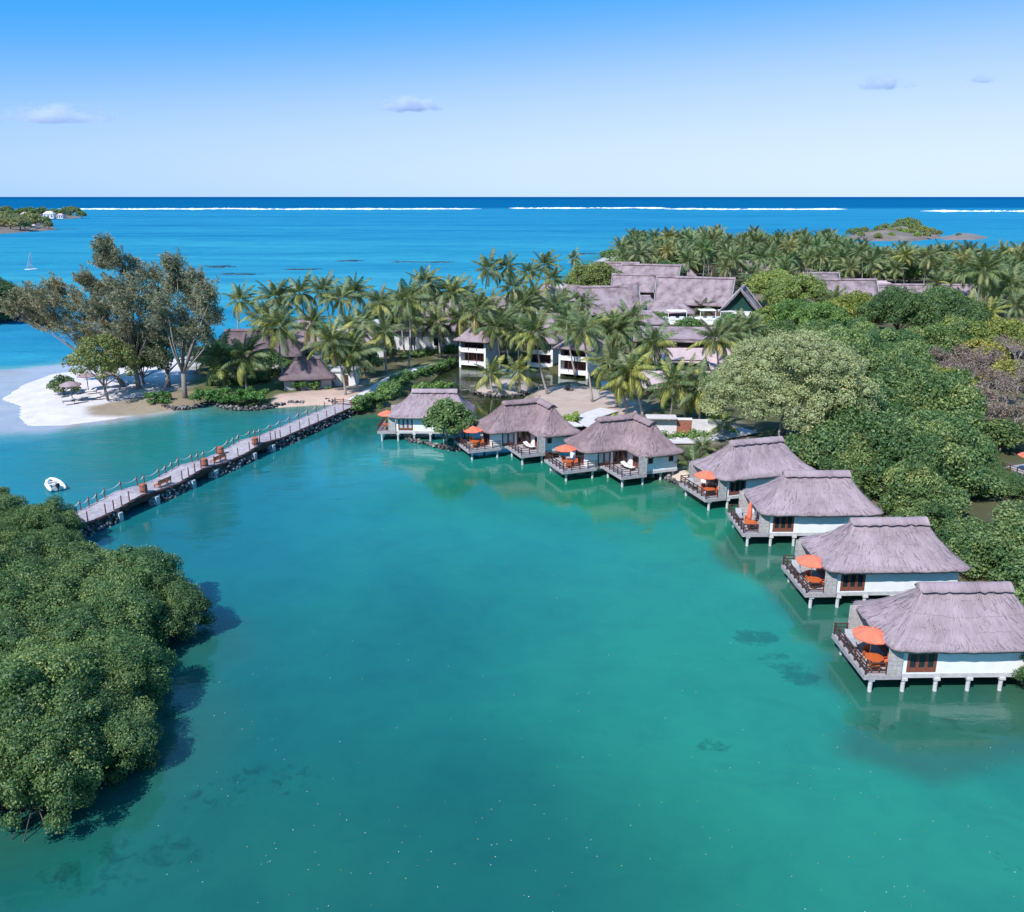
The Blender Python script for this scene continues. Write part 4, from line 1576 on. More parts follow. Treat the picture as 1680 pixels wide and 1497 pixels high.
def branch_mesh(name, base_r, tips, mat, fork=0.45, n=6, lean=(0, 0)):
    """a trunk that forks into limbs ending at tips"""
    mb = MB()
    cx_ = sum(t_[0] for t_ in tips) / len(tips) * .4 + lean[0]
    cy_ = sum(t_[1] for t_ in tips) / len(tips) * .4 + lean[1]
    hz = min(t_[2] for t_ in tips) * fork
    mb.tube([(0, 0, -.5), (cx_ * .3, cy_ * .3, hz * .5), (cx_, cy_, hz)], [base_r * 1.25, base_r, base_r * .85], n)
    for t_ in tips:
        m_ = (cx_ * .5 + t_[0] * .5 + R.uniform(-.3, .3), cy_ * .5 + t_[1] * .5 + R.uniform(-.3, .3), hz + (t_[2] - hz) * .55)
        mb.tube([(cx_, cy_, hz - .05), m_, t_], [base_r * .6, base_r * .42, base_r * .12], max(4, n - 1))
    return mb.mesh(name, M[mat], smooth=True)


# mangroves: six crowns shared by all of them
MANG = []
for k in range(6):
    rr = random.Random(100 + k)
    rx, ry, hh = rr.uniform(2.5, 3.3), rr.uniform(2.5, 3.3), rr.uniform(1.5, 2.3)
    cl = []
    for i in range(29):
        u = (i + .5) / 29
        zz = u ** .75
        an = i * 2.39996 + rr.uniform(-.35, .35)
        rad = math.sqrt(max(0, 1 - zz * zz)) * rr.uniform(.78, 1.12)
        cl.append((math.cos(an) * rad * rx, math.sin(an) * rad * ry, 1.9 + zz * hh * rr.uniform(.7, 1.3), rr.choice((.5, .6, .7, .85, 1.0)), rr.uniform(.12, .68)))
    cl += [(rr.uniform(-1, 1), rr.uniform(-1, 1), rr.uniform(1.9, 2.4), 1.25, .35) for _ in range(3)]
    cl += [(math.cos(q * .9) * rx * rr.uniform(.75, 1.12), math.sin(q * .9) * ry * rr.uniform(.75, 1.12), rr.uniform(.9, 1.9), rr.uniform(.5, .8), rr.uniform(.2, .5)) for q in range(7)]
    me = crown_mesh('crown', cl, 120, .15, 'mangrove_leaf', 100 + k, core=.68, aspect=.55, fuzz=.13, vjit=.2)
    tips = [(math.cos(q * 1.26) * rx * .75, math.sin(q * 1.26) * ry * .75, rr.uniform(1.6, 2.6)) for q in range(5)]
    tr = MB()
    tr.tube([(0, 0, .3), (.1, .1, 1.2), (0, 0, 2.6)], [.16, .14, .08], 6)
    for q in range(9):
        an = q * .7
        tr.tube([(math.cos(an) * rx * rr.uniform(.5, .95), math.sin(an) * ry * rr.uniform(.5, .95), -.6), (math.cos(an) * .8, math.sin(an) * .8, .75), (0, 0, 1.1)], [.035, .04, .06], 4)
    for t_ in tips:
        tr.tube([(0, 0, 1.0), t_], [.09, .03], 4)
    MANG.append((me, tr.mesh('trunk', M['root_bark'], True)))


MANGF = []
for k in range(5):
    rr = random.Random(140 + k)
    rx, ry, hh = rr.uniform(2.2, 2.9), rr.uniform(2.2, 2.9), rr.uniform(2.0, 2.9)
    cl = []
    for i in range(19):
        u = (i + .5) / 19
        zz = u ** .75
        an = i * 2.39996 + rr.uniform(-.35, .35)
        rad = math.sqrt(max(0, 1 - zz * zz)) * rr.uniform(.72, 1.15)
        cl.append((math.cos(an) * rad * rx, math.sin(an) * rad * ry, 1.1 + zz * hh * rr.uniform(.75, 1.18), rr.uniform(.55, .95), rr.uniform(.12, .75)))
    cl += [(rr.uniform(-1, 1), rr.uniform(-1, 1), rr.uniform(1.2, 1.7), 1.2, .35) for _ in range(3)]
    MANGF.append((crown_mesh('crown', cl, 90, .19, 'mangrove_leaf', 140 + k, core=.66, aspect=.6, fuzz=.13, vjit=.2), MANG[k][1]))


def mangrove(x, y, z, s, label, group, colr=(1, 1, 1), sz=1.0, far=False, tilt=.15):
    me, tr = R.choice(MANGF if far else MANG)
    t_ = thing('mangrove_tree', label, 'mangrove', (x, y, z), R.uniform(0, 6.28), group)
    t_.scale = (s * R.uniform(.9, 1.12), s * R.uniform(.9, 1.12), s * sz)
    c_ = link('crown', me, t_)
    c_.rotation_euler = (R.uniform(-tilt, tilt), R.uniform(-tilt, tilt), R.uniform(0, 6.28))
    c_.color = (*colr, 1)
    link('trunk', tr, t_)
    return t_


def poisson(poly, r, inset=0.0, seed=0, rmap=None, tries=6000):
    rr = np.random.default_rng(seed)
    P_ = np.array(poly)
    lo, hi = P_.min(0), P_.max(0)
    cand = rr.uniform(lo, hi, (tries, 2))
    s_ = sdf(poly, cand[:, 0], cand[:, 1])
    cand = cand[s_ > inset]
    out = np.zeros((0, 2))
    for c_ in cand:
        if len(out) == 0 or ((out - c_) ** 2).sum(1).min() > r * r:
            out = np.vstack([out, c_])
    return out


lp = gp([(-90, 868), (0, 880), (60, 888), (110, 880), (158, 893), (140, 935), (198, 955), (284, 992), (330, 1025), (332, 1056), (215, 1098), (215, 1122), (262, 1165), (272, 1215),
         (252, 1262), (190, 1308), (100, 1360), (0, 1418), (-90, 1460)])
NEARG = 'mangroves of the near thicket'
for x, y in poisson(lp, 2.7, 1.6, 3):
    edge_ = sdf(lp, np.array([x]), np.array([y]))[0]
    s_ = R.uniform(.85, 1.25) * (1.12 if edge_ > 4 else 1.0) * (.70 if y > 71 else .9 if y > 66 else 1.0)
    f2 = mnoise.noise((x * .12, y * .12, 3.0))
    cc = R.uniform(.82, 1.15)
    warm = 1.05 + max(0, f2) * .5 + R.uniform(-.05, .1)
    wh = ('at the water end of the jetty' if y > 70 else 'on the point that juts farthest into the lagoon' if y > 54 else 'on the nearest lobe of the thicket')
    wh2 = 'rim mangrove hanging over the water ' if edge_ < 2.6 else 'inner mangrove crown '
    mangrove(x, y, R.uniform(-.35, .35) + .4 * mnoise.noise((x * .2, y * .2, 0)), s_, wh2 + wh, NEARG, (cc * warm, cc * (1 + (warm - 1) * .5), cc * .95), sz=R.uniform(.85, 1.25), tilt=.22)
# small thicket beyond the jetty's near end and at the far left shore
for px_, py_, s_ in [(-12, 880, 1.0), (-25, 862, .9)]:
    p = G(px_, py_)
    mangrove(p.x, p.y, 0, s_, 'mangrove cut by the picture edge where the rope ends', 'mangroves at the picture edge')
for px_, py_, s_ in [(-20, 530, 2.6), (8, 526, 2.3), (24, 520, 1.6), (-50, 520, 2.8), (10, 512, 2.0)]:
    p = G(px_, py_)
    mangrove(p.x, p.y, 0, s_, 'dark mangrove on the low point across the channel', 'mangroves across the channel', (.8, .85, .8))

# the large thicket behind the bungalows
RT = [(35.5, 101), (39.5, 93), (40.5, 80), (41.5, 66), (41, 57), (44, 52), (70, 52), (120, 110), (150, 165), (110, 178), (84, 186), (56, 188), (46, 165), (48, 145), (52, 132), (50, 122), (42, 110)]
DRYW = gp([(1505, 605), (1600, 555), (1780, 550), (1780, 770), (1650, 760), (1570, 700)], 3)
BANY = gp([(1170, 775), (1320, 770), (1405, 738), (1430, 640), (1170, 640)], 3)
DECK = gp([(1590, 735), (1780, 735), (1780, 900), (1590, 850)], 3)
pts = poisson(RT, 4.7, .3, 5, tries=9000)
pts = list(pts) + [p for p in poisson(RT, 5.2, 1.5, 15, tries=9000) if min((p[0] - q[0]) ** 2 + (p[1] - q[1]) ** 2 for q in pts) > 5.0]
NBIG = 125
pts = [p for p in pts if p[0] < 0.66 * p[1] + 3 and sdf(DRYW, np.array([p[0]]), np.array([p[1]]))[0] < 0 and sdf(BANY, np.array([p[0]]), np.array([p[1]]))[0] < 1]
for x, y in pts:
    f1 = mnoise.noise((x * .035, y * .035, 2.0))
    f2 = mnoise.noise((x * .05, y * .05, 7.0))
    cc = 1 + .22 * f1
    warm = 1 + max(0, f2) * .8 + R.uniform(-.06, .1)
    s_ = R.uniform(1.25, 2.0)
    if sdf(DECK, np.array([x]), np.array([y]))[0] > -1:
        continue
    if y < 92 and x < 46:
        s_ = R.uniform(1.05, 1.3)
    mangrove(x, y, .3, s_, 'mangrove in the green thicket ' + ('right behind the three nearest bungalows' if y < 88 else 'behind the askew bungalow' if y < 112 else 'around the pale spreading tree' if x < 70 else 'next to the dry wood'), 'mangroves behind the bungalow row', (cc * warm, cc * (1 + (warm - 1) * .45), cc * .95), sz=R.uniform(.75, 1.25), far=True, tilt=.3)
for px_, py_, s_, lab in [(1712, 1135, .8, 'mangrove bush beside the nearest bungalow wall at the water'), (1290, 800, .8, 'low mangrove branch against the askew bungalow roof'), (1655, 812, .62, 'low mangrove in front of the edge deck'), (1622, 800, .7, 'low mangrove beside the edge deck railing'), (1690, 835, .75, 'low mangrove below the edge deck, cut by the picture edge'), (1600, 775, .8, 'mangrove between the edge deck and the tall thicket')]:
    p = G(px_, py_)
    mangrove(p.x, p.y, 0, s_, lab, None, (1.05, 1.05, 1))

# ---------------- palms
def frond_mesh(name, L_, droop, hang, seed, n=29, wid=.15, thin=1.0):
    """one frond along +x: curved rachis, paired hanging leaflets"""
    rr = random.Random(seed)
    pts = []
    x, z, an = 0.0, 0.0, 0.0
    m = 14
    for i in range(m + 1):
        pts.append(Vector((x, 0, z)))
        an = -droop * (i / m) ** 1.4
        x += L_ / m * math.cos(an)
        z += L_ / m * math.sin(an)
    V, F_, vals = [], [], []
    for i in range(m):
        w0, w1 = .055 * (1 - i / m) + .012, .055 * (1 - (i + 1) / m) + .012
        a_, b_ = pts[i], pts[i + 1]
        k_ = len(V)
        V += [(a_.x, -w0, a_.z), (a_.x, w0, a_.z), (b_.x, w1, b_.z), (b_.x, -w1, b_.z)]
        F_.append((k_, k_ + 1, k_ + 2, k_ + 3))
        vals.append(.85)
    for i in range(n):
        u = .12 + .88 * (i + .5) / n
        q = u * m
        j = min(int(q), m - 1)
        p = pts[j].lerp(pts[j + 1], q - j)
        d_ = (pts[j + 1] - pts[j]).normalized()
        ll = L_ * .27 * math.sin(math.pi * min(1, u * .86 + .14)) ** .6 * (1.0 - .25 * u)
        for sd in (-1, 1):
            le = ll * rr.uniform(.85, 1.1)
            h_ = hang + rr.uniform(-.15, .15)
            dirv = (d_ * .55 + Vector((0, sd, 0)) * .85 + Vector((0, 0, -h_))).normalized()
            tip = p + dirv * le + Vector((0, 0, -le * .28))
            mid = p + dirv * le * .55
            w = d_ * wid * .5 * thin
            k_ = len(V)
            V += [tuple(p - w * .6), tuple(p + w * .6), tuple(mid + w), tuple(mid - w), tuple(tip + w * .12), tuple(tip - w * .12)]
            F_ += [(k_, k_ + 1, k_ + 2, k_ + 3), (k_ + 3, k_ + 2, k_ + 4, k_ + 5)]
            vv = min(1, max(0, rr.gauss(.45, .2)))
            vals += [vv, vv]
    return np.array(V), np.array(F_), np.array(vals)


FR = []
for k, (dr, hg) in enumerate([(.55, .25), (.85, .4), (1.15, .55), (1.45, .7), (1.0, .35), (1.75, .9)]):
    V, F_, vl = frond_mesh('frond', 5.0, dr, hg, 40 + k)
    FR.append(((V, F_, vl), mesh_np('frond', V, F_, M['palm_leaf'], attrs={'v': ('FACE', vl)})))


def frond_layout(rr, n, wind=-.12):
    out = []
    for i in range(n):
        u = i / (n - 1)
        an = i * 2.39996 + rr.uniform(-.25, .25)
        el = math.radians(78 - 112 * u ** 1.05 + rr.uniform(-9, 9))
        k_ = 0 if u < .2 else (1 if u < .4 else (4 if rr.random() < .4 else 2) if u < .7 else (3 if rr.random() < .6 else 5))
        # the sea wind pushes the fronds over
        an += wind * math.sin(an) * 1.5
        out.append((an, el, k_, rr.uniform(.8, 1.08) * (.82 if u < .12 else 1), u))
    return out


def frond_matrix(an, el, s_):
    return Matrix.Rotation(an, 4, 'Z') @ Matrix.Rotation(-el, 4, 'Y') @ Matrix.Scale(s_, 4)


def crown_palm_mesh(seed, n=20, yellow=.1):
    rr = random.Random(seed)
    VV, FF, vv, off = [], [], [], 0
    for an, el, k_, s_, u in frond_layout(rr, n):
        V, F_, vl = FR[k_][0]
        mt = np.array(frond_matrix(an, el, s_))
        W = V @ mt[:3, :3].T
        VV.append(W)
        FF.append(F_ + off)
        vv.append(np.clip(vl + rr.uniform(-.15, .15) + (.5 if u > .75 and rr.random() < yellow else 0), 0, 1))
        off += len(V)
    return mesh_np('crown', np.concatenate(VV), np.concatenate(FF), M['palm_leaf'], attrs={'v': ('FACE', np.concatenate(vv))})


PALMCROWN = [crown_palm_mesh(300 + k, 22 + k % 4, .5) for k in range(6)]
COCO = []


def palm_near(px, py, tx, ty, label, yellow=.12, size=1.0, n=None, group='coconut palms of the resort gardens', z0=.95):
    b_ = G(px, py, z0)
    Xt, Zt = top_at(b_.y, tx, ty)
    hgt = max(2.5, Zt - z0)
    t_ = thing('coconut_palm', label, 'palm', (b_.x, b_.y, z0), 0, group)
    dx, dy = Xt - b_.x, R.uniform(-.6, .6)
    bow = R.uniform(-.06, .06) * hgt
    pts, rad = [], []
    for i in range(9):
        u = i / 8
        pts.append((dx * u ** 1.3 + bow * math.sin(math.pi * u), dy * u, -.4 + (hgt + .4) * u))
        rad.append((.2 - .08 * u + .12 * max(0, 1 - u * 7)) * (0.9 + .1 * size))
    MB().tube(pts, rad, 7).build('trunk', M['palm_bark'], t_, smooth=True)
    rr = random.Random(hash(label) % 99991 if False else int(px * 7 + py * 13))
    nn = n or rr.randint(19, 27)
    tilt = Matrix.Rotation(rr.uniform(-.32, .08), 4, 'Y') @ Matrix.Rotation(rr.uniform(-.2, .2), 4, 'X')
    wind_ = rr.uniform(-.35, .05)
    for an, el, k_, s_, u in frond_layout(rr, nn, wind_):
        f_ = link('frond', FR[k_][1], t_)
        f_.location = pts[-1]
        f_.rotation_euler = (tilt @ frond_matrix(an, el, 1)).to_euler()
        sc_ = s_ * size
        f_.scale = (sc_, sc_, sc_)
        y_ = rr.random()
        c0 = rr.uniform(.85, 1.15)
        if y_ < yellow * (2.2 if u > .6 else .7):
            f_.color = (2.0 * c0, 1.65 * c0, 1.0 * c0, 1)
        elif u > .85 and y_ < .45:
            f_.color = (2.1 * c0, 1.5 * c0, 1.1 * c0, 1)
        else:
            f_.color = (c0 * rr.uniform(.85, 1.08), c0, c0 * .95, 1)
    return t_


rows = [
    ('behind the dark lodge roofs, counted from the casuarinas', [(392, 562, 393, 493), (430, 585, 428, 518), (478, 572, 452, 488), (507, 573, 491, 482), (543, 575, 529, 479), (573, 590, 559, 490), (590, 560, 581, 482), (632, 592, 622, 496)], .08),
    ('in front of the dark lodge roofs, counted from the casuarinas', [(371, 641, 358, 589), (406, 644, 403, 586), (471, 638, 460, 537), (567, 648, 545, 561), (581, 630, 573, 542), (589, 643, 578, 581), (634, 613, 630, 545)], .22),
    ('before the white villa wall, counted from the path', [(664, 578, 660, 505), (670, 604, 669, 490), (688, 570, 696, 463), (735, 560, 732, 477), (748, 570, 743, 482)], .1),
    ('rising beyond the two-storey lodges, counted from the villa', [(803, 560, 801, 442), (832, 555, 831, 439), (845, 570, 841, 474), (870, 540, 868, 448), (898, 520, 893, 436), (905, 525, 907, 458)], .12),
    ('among the two-storey lodges by the pond, counted from the villa', [(793, 593, 782, 510), (820, 602, 814, 540), (850, 605, 847, 546), (899, 647, 880, 546), (944, 614, 930, 525), (972, 660, 957, 543), (1004, 600, 1002, 540), (1037, 585, 1035, 525)], .14),
    ('on the sandy island and bank, counted from the pond', [(1012, 668, 1000, 598), (1030, 676, 1018, 622), (1055, 682, 1034, 610), (1076, 625, 1073, 567), (1094, 706, 1105, 632), (1125, 697, 1124, 629), (1148, 709, 1148, 640)], .3),
    ('before the pink roofs, counted from the pond', [(1172, 640, 1172, 556), (1206, 625, 1204, 550), (1230, 612, 1228, 541)], .08),
]
ORD = ['first', 'second', 'third', 'fourth', 'fifth', 'sixth', 'seventh', 'eighth', 'ninth']
for ph, L_, yl in rows:
    for i, (a_, b_, c_, d_) in enumerate(L_):
        palm_near(a_, b_, c_, d_, '%s coconut palm %s' % (ORD[i], ph), yl * R.uniform(.5, 1.3), R.uniform(.92, 1.18))
rows2 = [(655, 560, 650, 500), (682, 585, 676, 520), (712, 562, 708, 498), (722, 585, 716, 530), (760, 585, 756, 525), (776, 560, 770, 488), (812, 580, 806, 512), (835, 590, 828, 528), (862, 575, 858, 505), (880, 560, 874, 488), (915, 575, 908, 508), (930, 590, 922, 540), (985, 580, 980, 515), (1020, 600, 1014, 545), (1048, 612, 1044, 560), (600, 600, 594, 528), (520, 600, 512, 530), (443, 600, 438, 535), (1090, 640, 1086, 590), (1140, 690, 1138, 640)]
for i, (a_, b_, c_, d_) in enumerate(rows2):
    if i in (12, 14, 18):
        continue
    palm_near(a_, b_, c_, d_, 'coconut palm standing ' + ['beside the broad tree behind the villa', 'before the villa wall near the hedge', 'over the white villa roof', 'at the far corner of the white villa', 'between the villa and the first lodge', 'behind the first lodge roof',
              'behind the pond islet palms', 'leaning by the pond between two lodges', 'above the roof behind the lodges', 'near the tent-shaped shore roof', 'beside the half hidden lodge roof', 'before the pale-sided lodge', 'behind the sandy island edge',
              'at the shady tree by the pink roofs', 'at the near corner of the grey low roof', 'beside the small rounded tree', 'before the steep lodge roof', 'over the long dark roof', 'beside the lower pink roof', 'among the yellow palms by the garden wall'][i], .1, R.uniform(.9, 1.15))
palm_near(808, 641, 804, 614, 'short yellowing palm on the pond islet, nearer the villa', .9, .85, 15)
palm_near(853, 640, 850, 611, 'short yellowing palm on the pond islet, nearer the lodges', .8, .85, 15)
palm_near(945, 478, 942, 424, 'lone tall palm on the shore before the open sea', .3, .85)
for a_, b_, c_, d_, lab in [(1484, 473, 1483, 419, 'broad palm with golden fronds above the long thatched hall'), (1583, 484, 1580, 427, 'broad palm beyond the long hall near the far beach'),
                            (1446, 474, 1443, 444, 'palm leaning over the white gap in the long hall'), (1413, 467, 1411, 413, 'tall slim palm behind the long hall ridge'),
                            (1615, 503, 1614, 467, 'blue-green palm at the edge of the dry clearing'), (1626, 550, 1626, 513, 'small yellow palm in the dry clearing'),
                            (1586, 547, 1588, 507, 'dark palm beside the small yellow palm'), (1670, 545, 1668, 501, 'palm at the picture edge above the dry trees')]:
    palm_near(a_, b_, c_, d_, lab, .6 if 'yellow' in lab or 'golden' in lab else .06, 1.0)

# far grove: shared crowns and trunks
TRK = []
for k in range(3):
    rr = random.Random(k)
    bw = rr.uniform(-.8, .8)
    TRK.append(MB().tube([(bw * math.sin(3.14 * i / 6), 0, -.5 + i * 2.25) for i in range(7)], [.22, .16, .15, .14, .13, .12, .12], 6).mesh('trunk', M['palm_bark'], True))
far_poly = gp([(985, 470), (1000, 448), (1045, 424), (1150, 418), (1300, 416), (1365, 420), (1395, 445), (1450, 454), (1560, 456), (1620, 456), (1700, 452), (1760, 520), (1560, 530), (1540, 480), (1420, 475), (1330, 465), (1270, 470), (1190, 480), (1110, 470)], 1)
avoid = [(G(1050, 470, 1), 26), (G(1140, 492, 1), 20), (G(1212, 505, 1), 14), (G(1255, 452, 1), 12), (G(1385, 492, 1), 22), (G(1340, 480, 1), 14), (G(1500, 488, 1), 20), (G(1460, 488, 1), 14)]
cand = sorted(map(tuple, poisson(far_poly, 7.6, 2, 8, tries=6000)), key=lambda p: p[1])
nfar = 0
for x, y in cand:
    if any((Vector((x, y)) - p.to_2d()).length < r_ for p, r_ in avoid):
        continue
    if nfar > 235:
        break
    nfar += 1
    hs = R.uniform(.55, 1.15) * (.8 if x > 150 else .9)
    t_ = thing('coconut_palm', 'palm of the dense far grove ' + ('along the distant beach' if y > 500 else 'above the clustered great roofs' if x < 105 else 'behind the long thatched hall' if x < 190 else 'towards the dry clearing'), 'palm', (x, y, .9), R.uniform(0, 6.28), 'palms of the far grove')
    link('trunk', TRK[nfar % 3], t_).scale = (1, 1, hs)
    c_ = link('crown', PALMCROWN[R.randrange(6)], t_)
    c_.location = (0, 0, 13 * hs)
    c_.rotation_euler = (R.uniform(-.25, .25), R.uniform(-.25, .25), R.uniform(0, 6.28))
    cs = R.uniform(.95, 1.5)
    c_.scale = (cs, cs, cs)
    c0 = R.uniform(.85, 1.2)
    yl = R.random() < .08
    c_.color = (c0 * (1.6 if yl else R.uniform(.85, 1.15)), c0 * (1.3 if yl else 1.05), c0 * R.uniform(.9, 1.1), 1)


# bushy low palms (rosettes on the ground)
def rosette(label, px, py, z0, size, colr=(1, 1, 1)):
    b_ = G(px, py, z0)
    t_ = thing('bushy_palm', label, 'palm', (b_.x, b_.y, z0), R.uniform(0, 6), 'low bushy palms')
    MB().tube([(0, 0, -.3), (0, 0, .9 * size)], [.22 * size, .16 * size], 7).build('trunk', M['palm_bark'], t_)
    rr = random.Random(int(px))
    for i in range(16):
        u = i / 15
        f_ = link('frond', FR[2 if u > .5 else 4][1], t_)
        f_.location = (0, 0, .85 * size)
        f_.rotation_euler = frond_matrix(i * 2.4, math.radians(75 - 80 * u), 1).to_euler()
        s_ = size * .5 * rr.uniform(.85, 1.1)
        f_.scale = (s_, s_, s_ * .95)
        f_.color = (*[q * rr.uniform(.9, 1.1) for q in colr], 1)


rosette('low bushy palm on the stone shore by the askew bungalow', 1137, 775, .8, 1.15, (1, 1.05, 1))
rosette('low bushy palm above the stone shore beside the boardwalk', 1152, 745, 1, 1.0, (1.0, 1.05, 1))
rosette('bright low palm before the spreading pale tree', 1182, 712, 1, 1.35, (1.3, 1.5, .9))
rosette('low palm in front of the great gabled roof', 1124, 512, 1, 2.0)
rosette('low palm beside the white terrace under the gabled roof', 1152, 516, 1, 1.8)
rosette('grey-green low palm in front of the long hall', 1470, 505, 1, 2.2, (1.1, 1.15, 1.25))
rosette('grey-green low palm beside the long hall end', 1520, 505, 1, 2.2, (1.1, 1.15, 1.25))


# ---------------- casuarinas
def casuarina(label, px, py, blobs, seed, colr=(1, 1, 1), group='wind-bent casuarinas on the spit'):
    """blobs: (x, y, r_px, weight) of foliage in the picture at the tree's own distance"""
    b_ = G(px, py, .8)
    rr = np.random.default_rng(seed)
    t_ = thing('casuarina_tree', label, 'tree', (b_.x, b_.y, .8), 0, group)
    mb = MB()
    ppm = F_PX / (b_.y * CP + 20 * SP)
    cents = []
    for (x, y, r_, w_) in blobs:
        X_, Z_ = top_at(b_.y, x, y)
        cents.append((X_ - b_.x, rr.uniform(-2.5, 2.5), Z_ - .8, r_ / ppm, w_))
    low = min(c_[2] for c_ in cents)
    hub = (cents[0][0] * .12, 0, low * .45)
    mb.tube([(0, 0, -.5), (hub[0] * .4, 0, hub[2] * .5), hub], [.5, .42, .36], 8)
    VV, FF, vv, off = [], [], [], 0
    wind = np.array((-.62, -.05, .78))
    for (x, y, z, r_, w_) in cents:
        mid = (hub[0] * .5 + x * .5 + rr.uniform(-.6, .6), y * .5, hub[2] + (z - hub[2]) * .45)
        mb.tube([hub, mid, (x, y, z)], [.2, .11, .03], 6)
        npl = int(36 * w_ * max(1, r_ / 2) ** 1.7)
        for q in range(npl):
            d_ = rr.normal(0, 1, 3)
            d_ /= np.linalg.norm(d_)
            along = rr.uniform(-.9, .9)
            p = np.array((x, y, z)) + d_ * r_ * rr.random() ** .5 * np.array((1.15, 1.0, 1.0)) + wind * along * r_ * .4
            if q % 5 == 0:
                mb.tube([(x * .7 + p[0] * .3, y * .7 + p[1] * .3, z * .7 + p[2] * .3 - .5), tuple(p)], [.06, .02], 4, False)
            plume = unit((wind * 1.15 + d_ * .4 + rr.normal(0, .22, 3))[None])[0]
            L_ = rr.uniform(1.3, 2.9)
            n = 48
            s_ = rr.random(n)
            rad = .4 * (1 - s_ * .85)
            o_ = unit(rr.normal(0, 1, (n, 3))) * rad[:, None]
            c_ = p + plume * (s_ * L_)[:, None] + o_
            dr = unit(plume * .6 + unit(o_) * .75 + np.array((0, 0, -.35)) + rr.normal(0, .3, (n, 3)))
            ln = rr.uniform(.28, .55, n)[:, None]
            sd = unit(np.cross(dr, rr.normal(0, 1, (n, 3)))) * rr.uniform(.05, .085, n)[:, None]
            V = np.stack([c_ - sd, c_ + sd, c_ + dr * ln + sd * .4, c_ + dr * ln - sd * .4], 1).reshape(-1, 3)
            VV.append(V)
            FF.append(np.arange(4 * n).reshape(n, 4) + off)
            vv.append(np.clip(rr.normal(.45, .22) + rr.normal(0, .16, n), 0, 1))
            off += 4 * n
    mb.build('trunk', M['bark'], t_, smooth=True)
    c_ = link('crown', mesh_np('crown', np.concatenate(VV), np.concatenate(FF), M['casuarina_needle'], attrs={'v': ('FACE', np.concatenate(vv))}), t_)
    c_.color = (*colr, 1)


casuarina('tall forked casuarina with pale trunk on the stone-edged lawn', 304, 655,
          [(290, 440, 9, 1.3), (297, 470, 15, 1.2), (280, 500, 18, 1.1), (320, 500, 20, 1.2), (330, 465, 11, 1), (345, 510, 15, 1), (300, 535, 20, 1.1), (325, 545, 16, 1), (270, 530, 14, 1), (355, 485, 8, 1), (300, 562, 14, .7), (340, 555, 12, .7), (360, 525, 10, .8), (285, 475, 12, .8)], 1)
casuarina('tallest casuarina, its plume bent over the sea', 228, 640,
          [(184, 412, 7, 1.4), (196, 430, 12, 1.3), (215, 450, 17, 1.2), (235, 475, 20, 1.2), (255, 460, 15, 1), (170, 435, 7, .8), (200, 475, 16, 1), (225, 505, 20, 1.1), (255, 510, 18, 1), (195, 505, 13, .8), (232, 538, 16, .8), (210, 545, 15, .7), (250, 552, 14, .7), (265, 485, 12, .7), (160, 500, 12, .6), (175, 515, 14, .7)], 2)
casuarina('casuarina leaning far out over the water with a low wide crown', 205, 636,
          [(40, 508, 14, 1.3), (65, 490, 16, 1.3), (90, 480, 13, 1.2), (60, 525, 17, 1.2), (95, 505, 20, 1.2), (125, 500, 18, 1.1), (85, 535, 15, 1), (120, 530, 18, 1.1), (150, 525, 20, 1.1), (175, 540, 20, 1), (150, 465, 9, 1), (170, 480, 13, 1), (145, 555, 14, .9), (185, 565, 18, 1), (205, 550, 18, 1), (195, 520, 16, .9), (215, 580, 14, .8)], 3, (1.08, 1.0, .92))
casuarina('casuarina with several thin stems behind the pale-trunked one', 277, 636,
          [(265, 555, 16, 1.1), (290, 565, 15, 1), (245, 565, 16, 1), (275, 585, 12, .9), (310, 575, 14, .9)], 4, (.85, .95, .85))
# ---------------- broadleaf trees
def broad_tree(name, label, px, py, rx, rz_, zc, n, rmin, rmax, leaf, mat, dens, seed, base_r=.25, z0=.9, cat='tree', colr=(1, 1, 1), ry=None, lift=1.0, core=.72, vlo=.25, vhi=.7, group=None, bark='bark', low=-.55, stems=1):
    b_ = G(px, py, z0)
    rr = random.Random(seed)
    t_ = thing(name, label, cat, (b_.x, b_.y, z0), 0, group)
    ry = ry or rx
    cl = dome_clumps(rr, rx, ry, rz_, zc, n, rmin, rmax, vlo=vlo, vhi=vhi)
    cl += [(rr.uniform(-.5, .5) * rx, rr.uniform(-.5, .5) * ry, zc + rz_ * rr.uniform(.1, .5), rmax * 1.25, .4) for _ in range(max(2, n // 8))]
    me = crown_mesh('crown', cl, dens, leaf, mat, seed, core=core, low=low)
    c_ = link('crown', me, t_)
    c_.color = (*colr, 1)
    tips = [(c[0] * .85, c[1] * .85, max(c[2] - .2, zc * .8)) for c in cl[::max(1, len(cl) // 9)]]
    for q in range(stems):
        tr = branch_mesh('trunk', base_r, tips if stems == 1 else tips[q::stems] or tips[:1], bark)
        link('trunk', tr, t_).location = (0, 0, 0) if stems == 1 else (rr.uniform(-.28, .28) * rx, rr.uniform(-.28, .28) * ry, 0)
    return t_


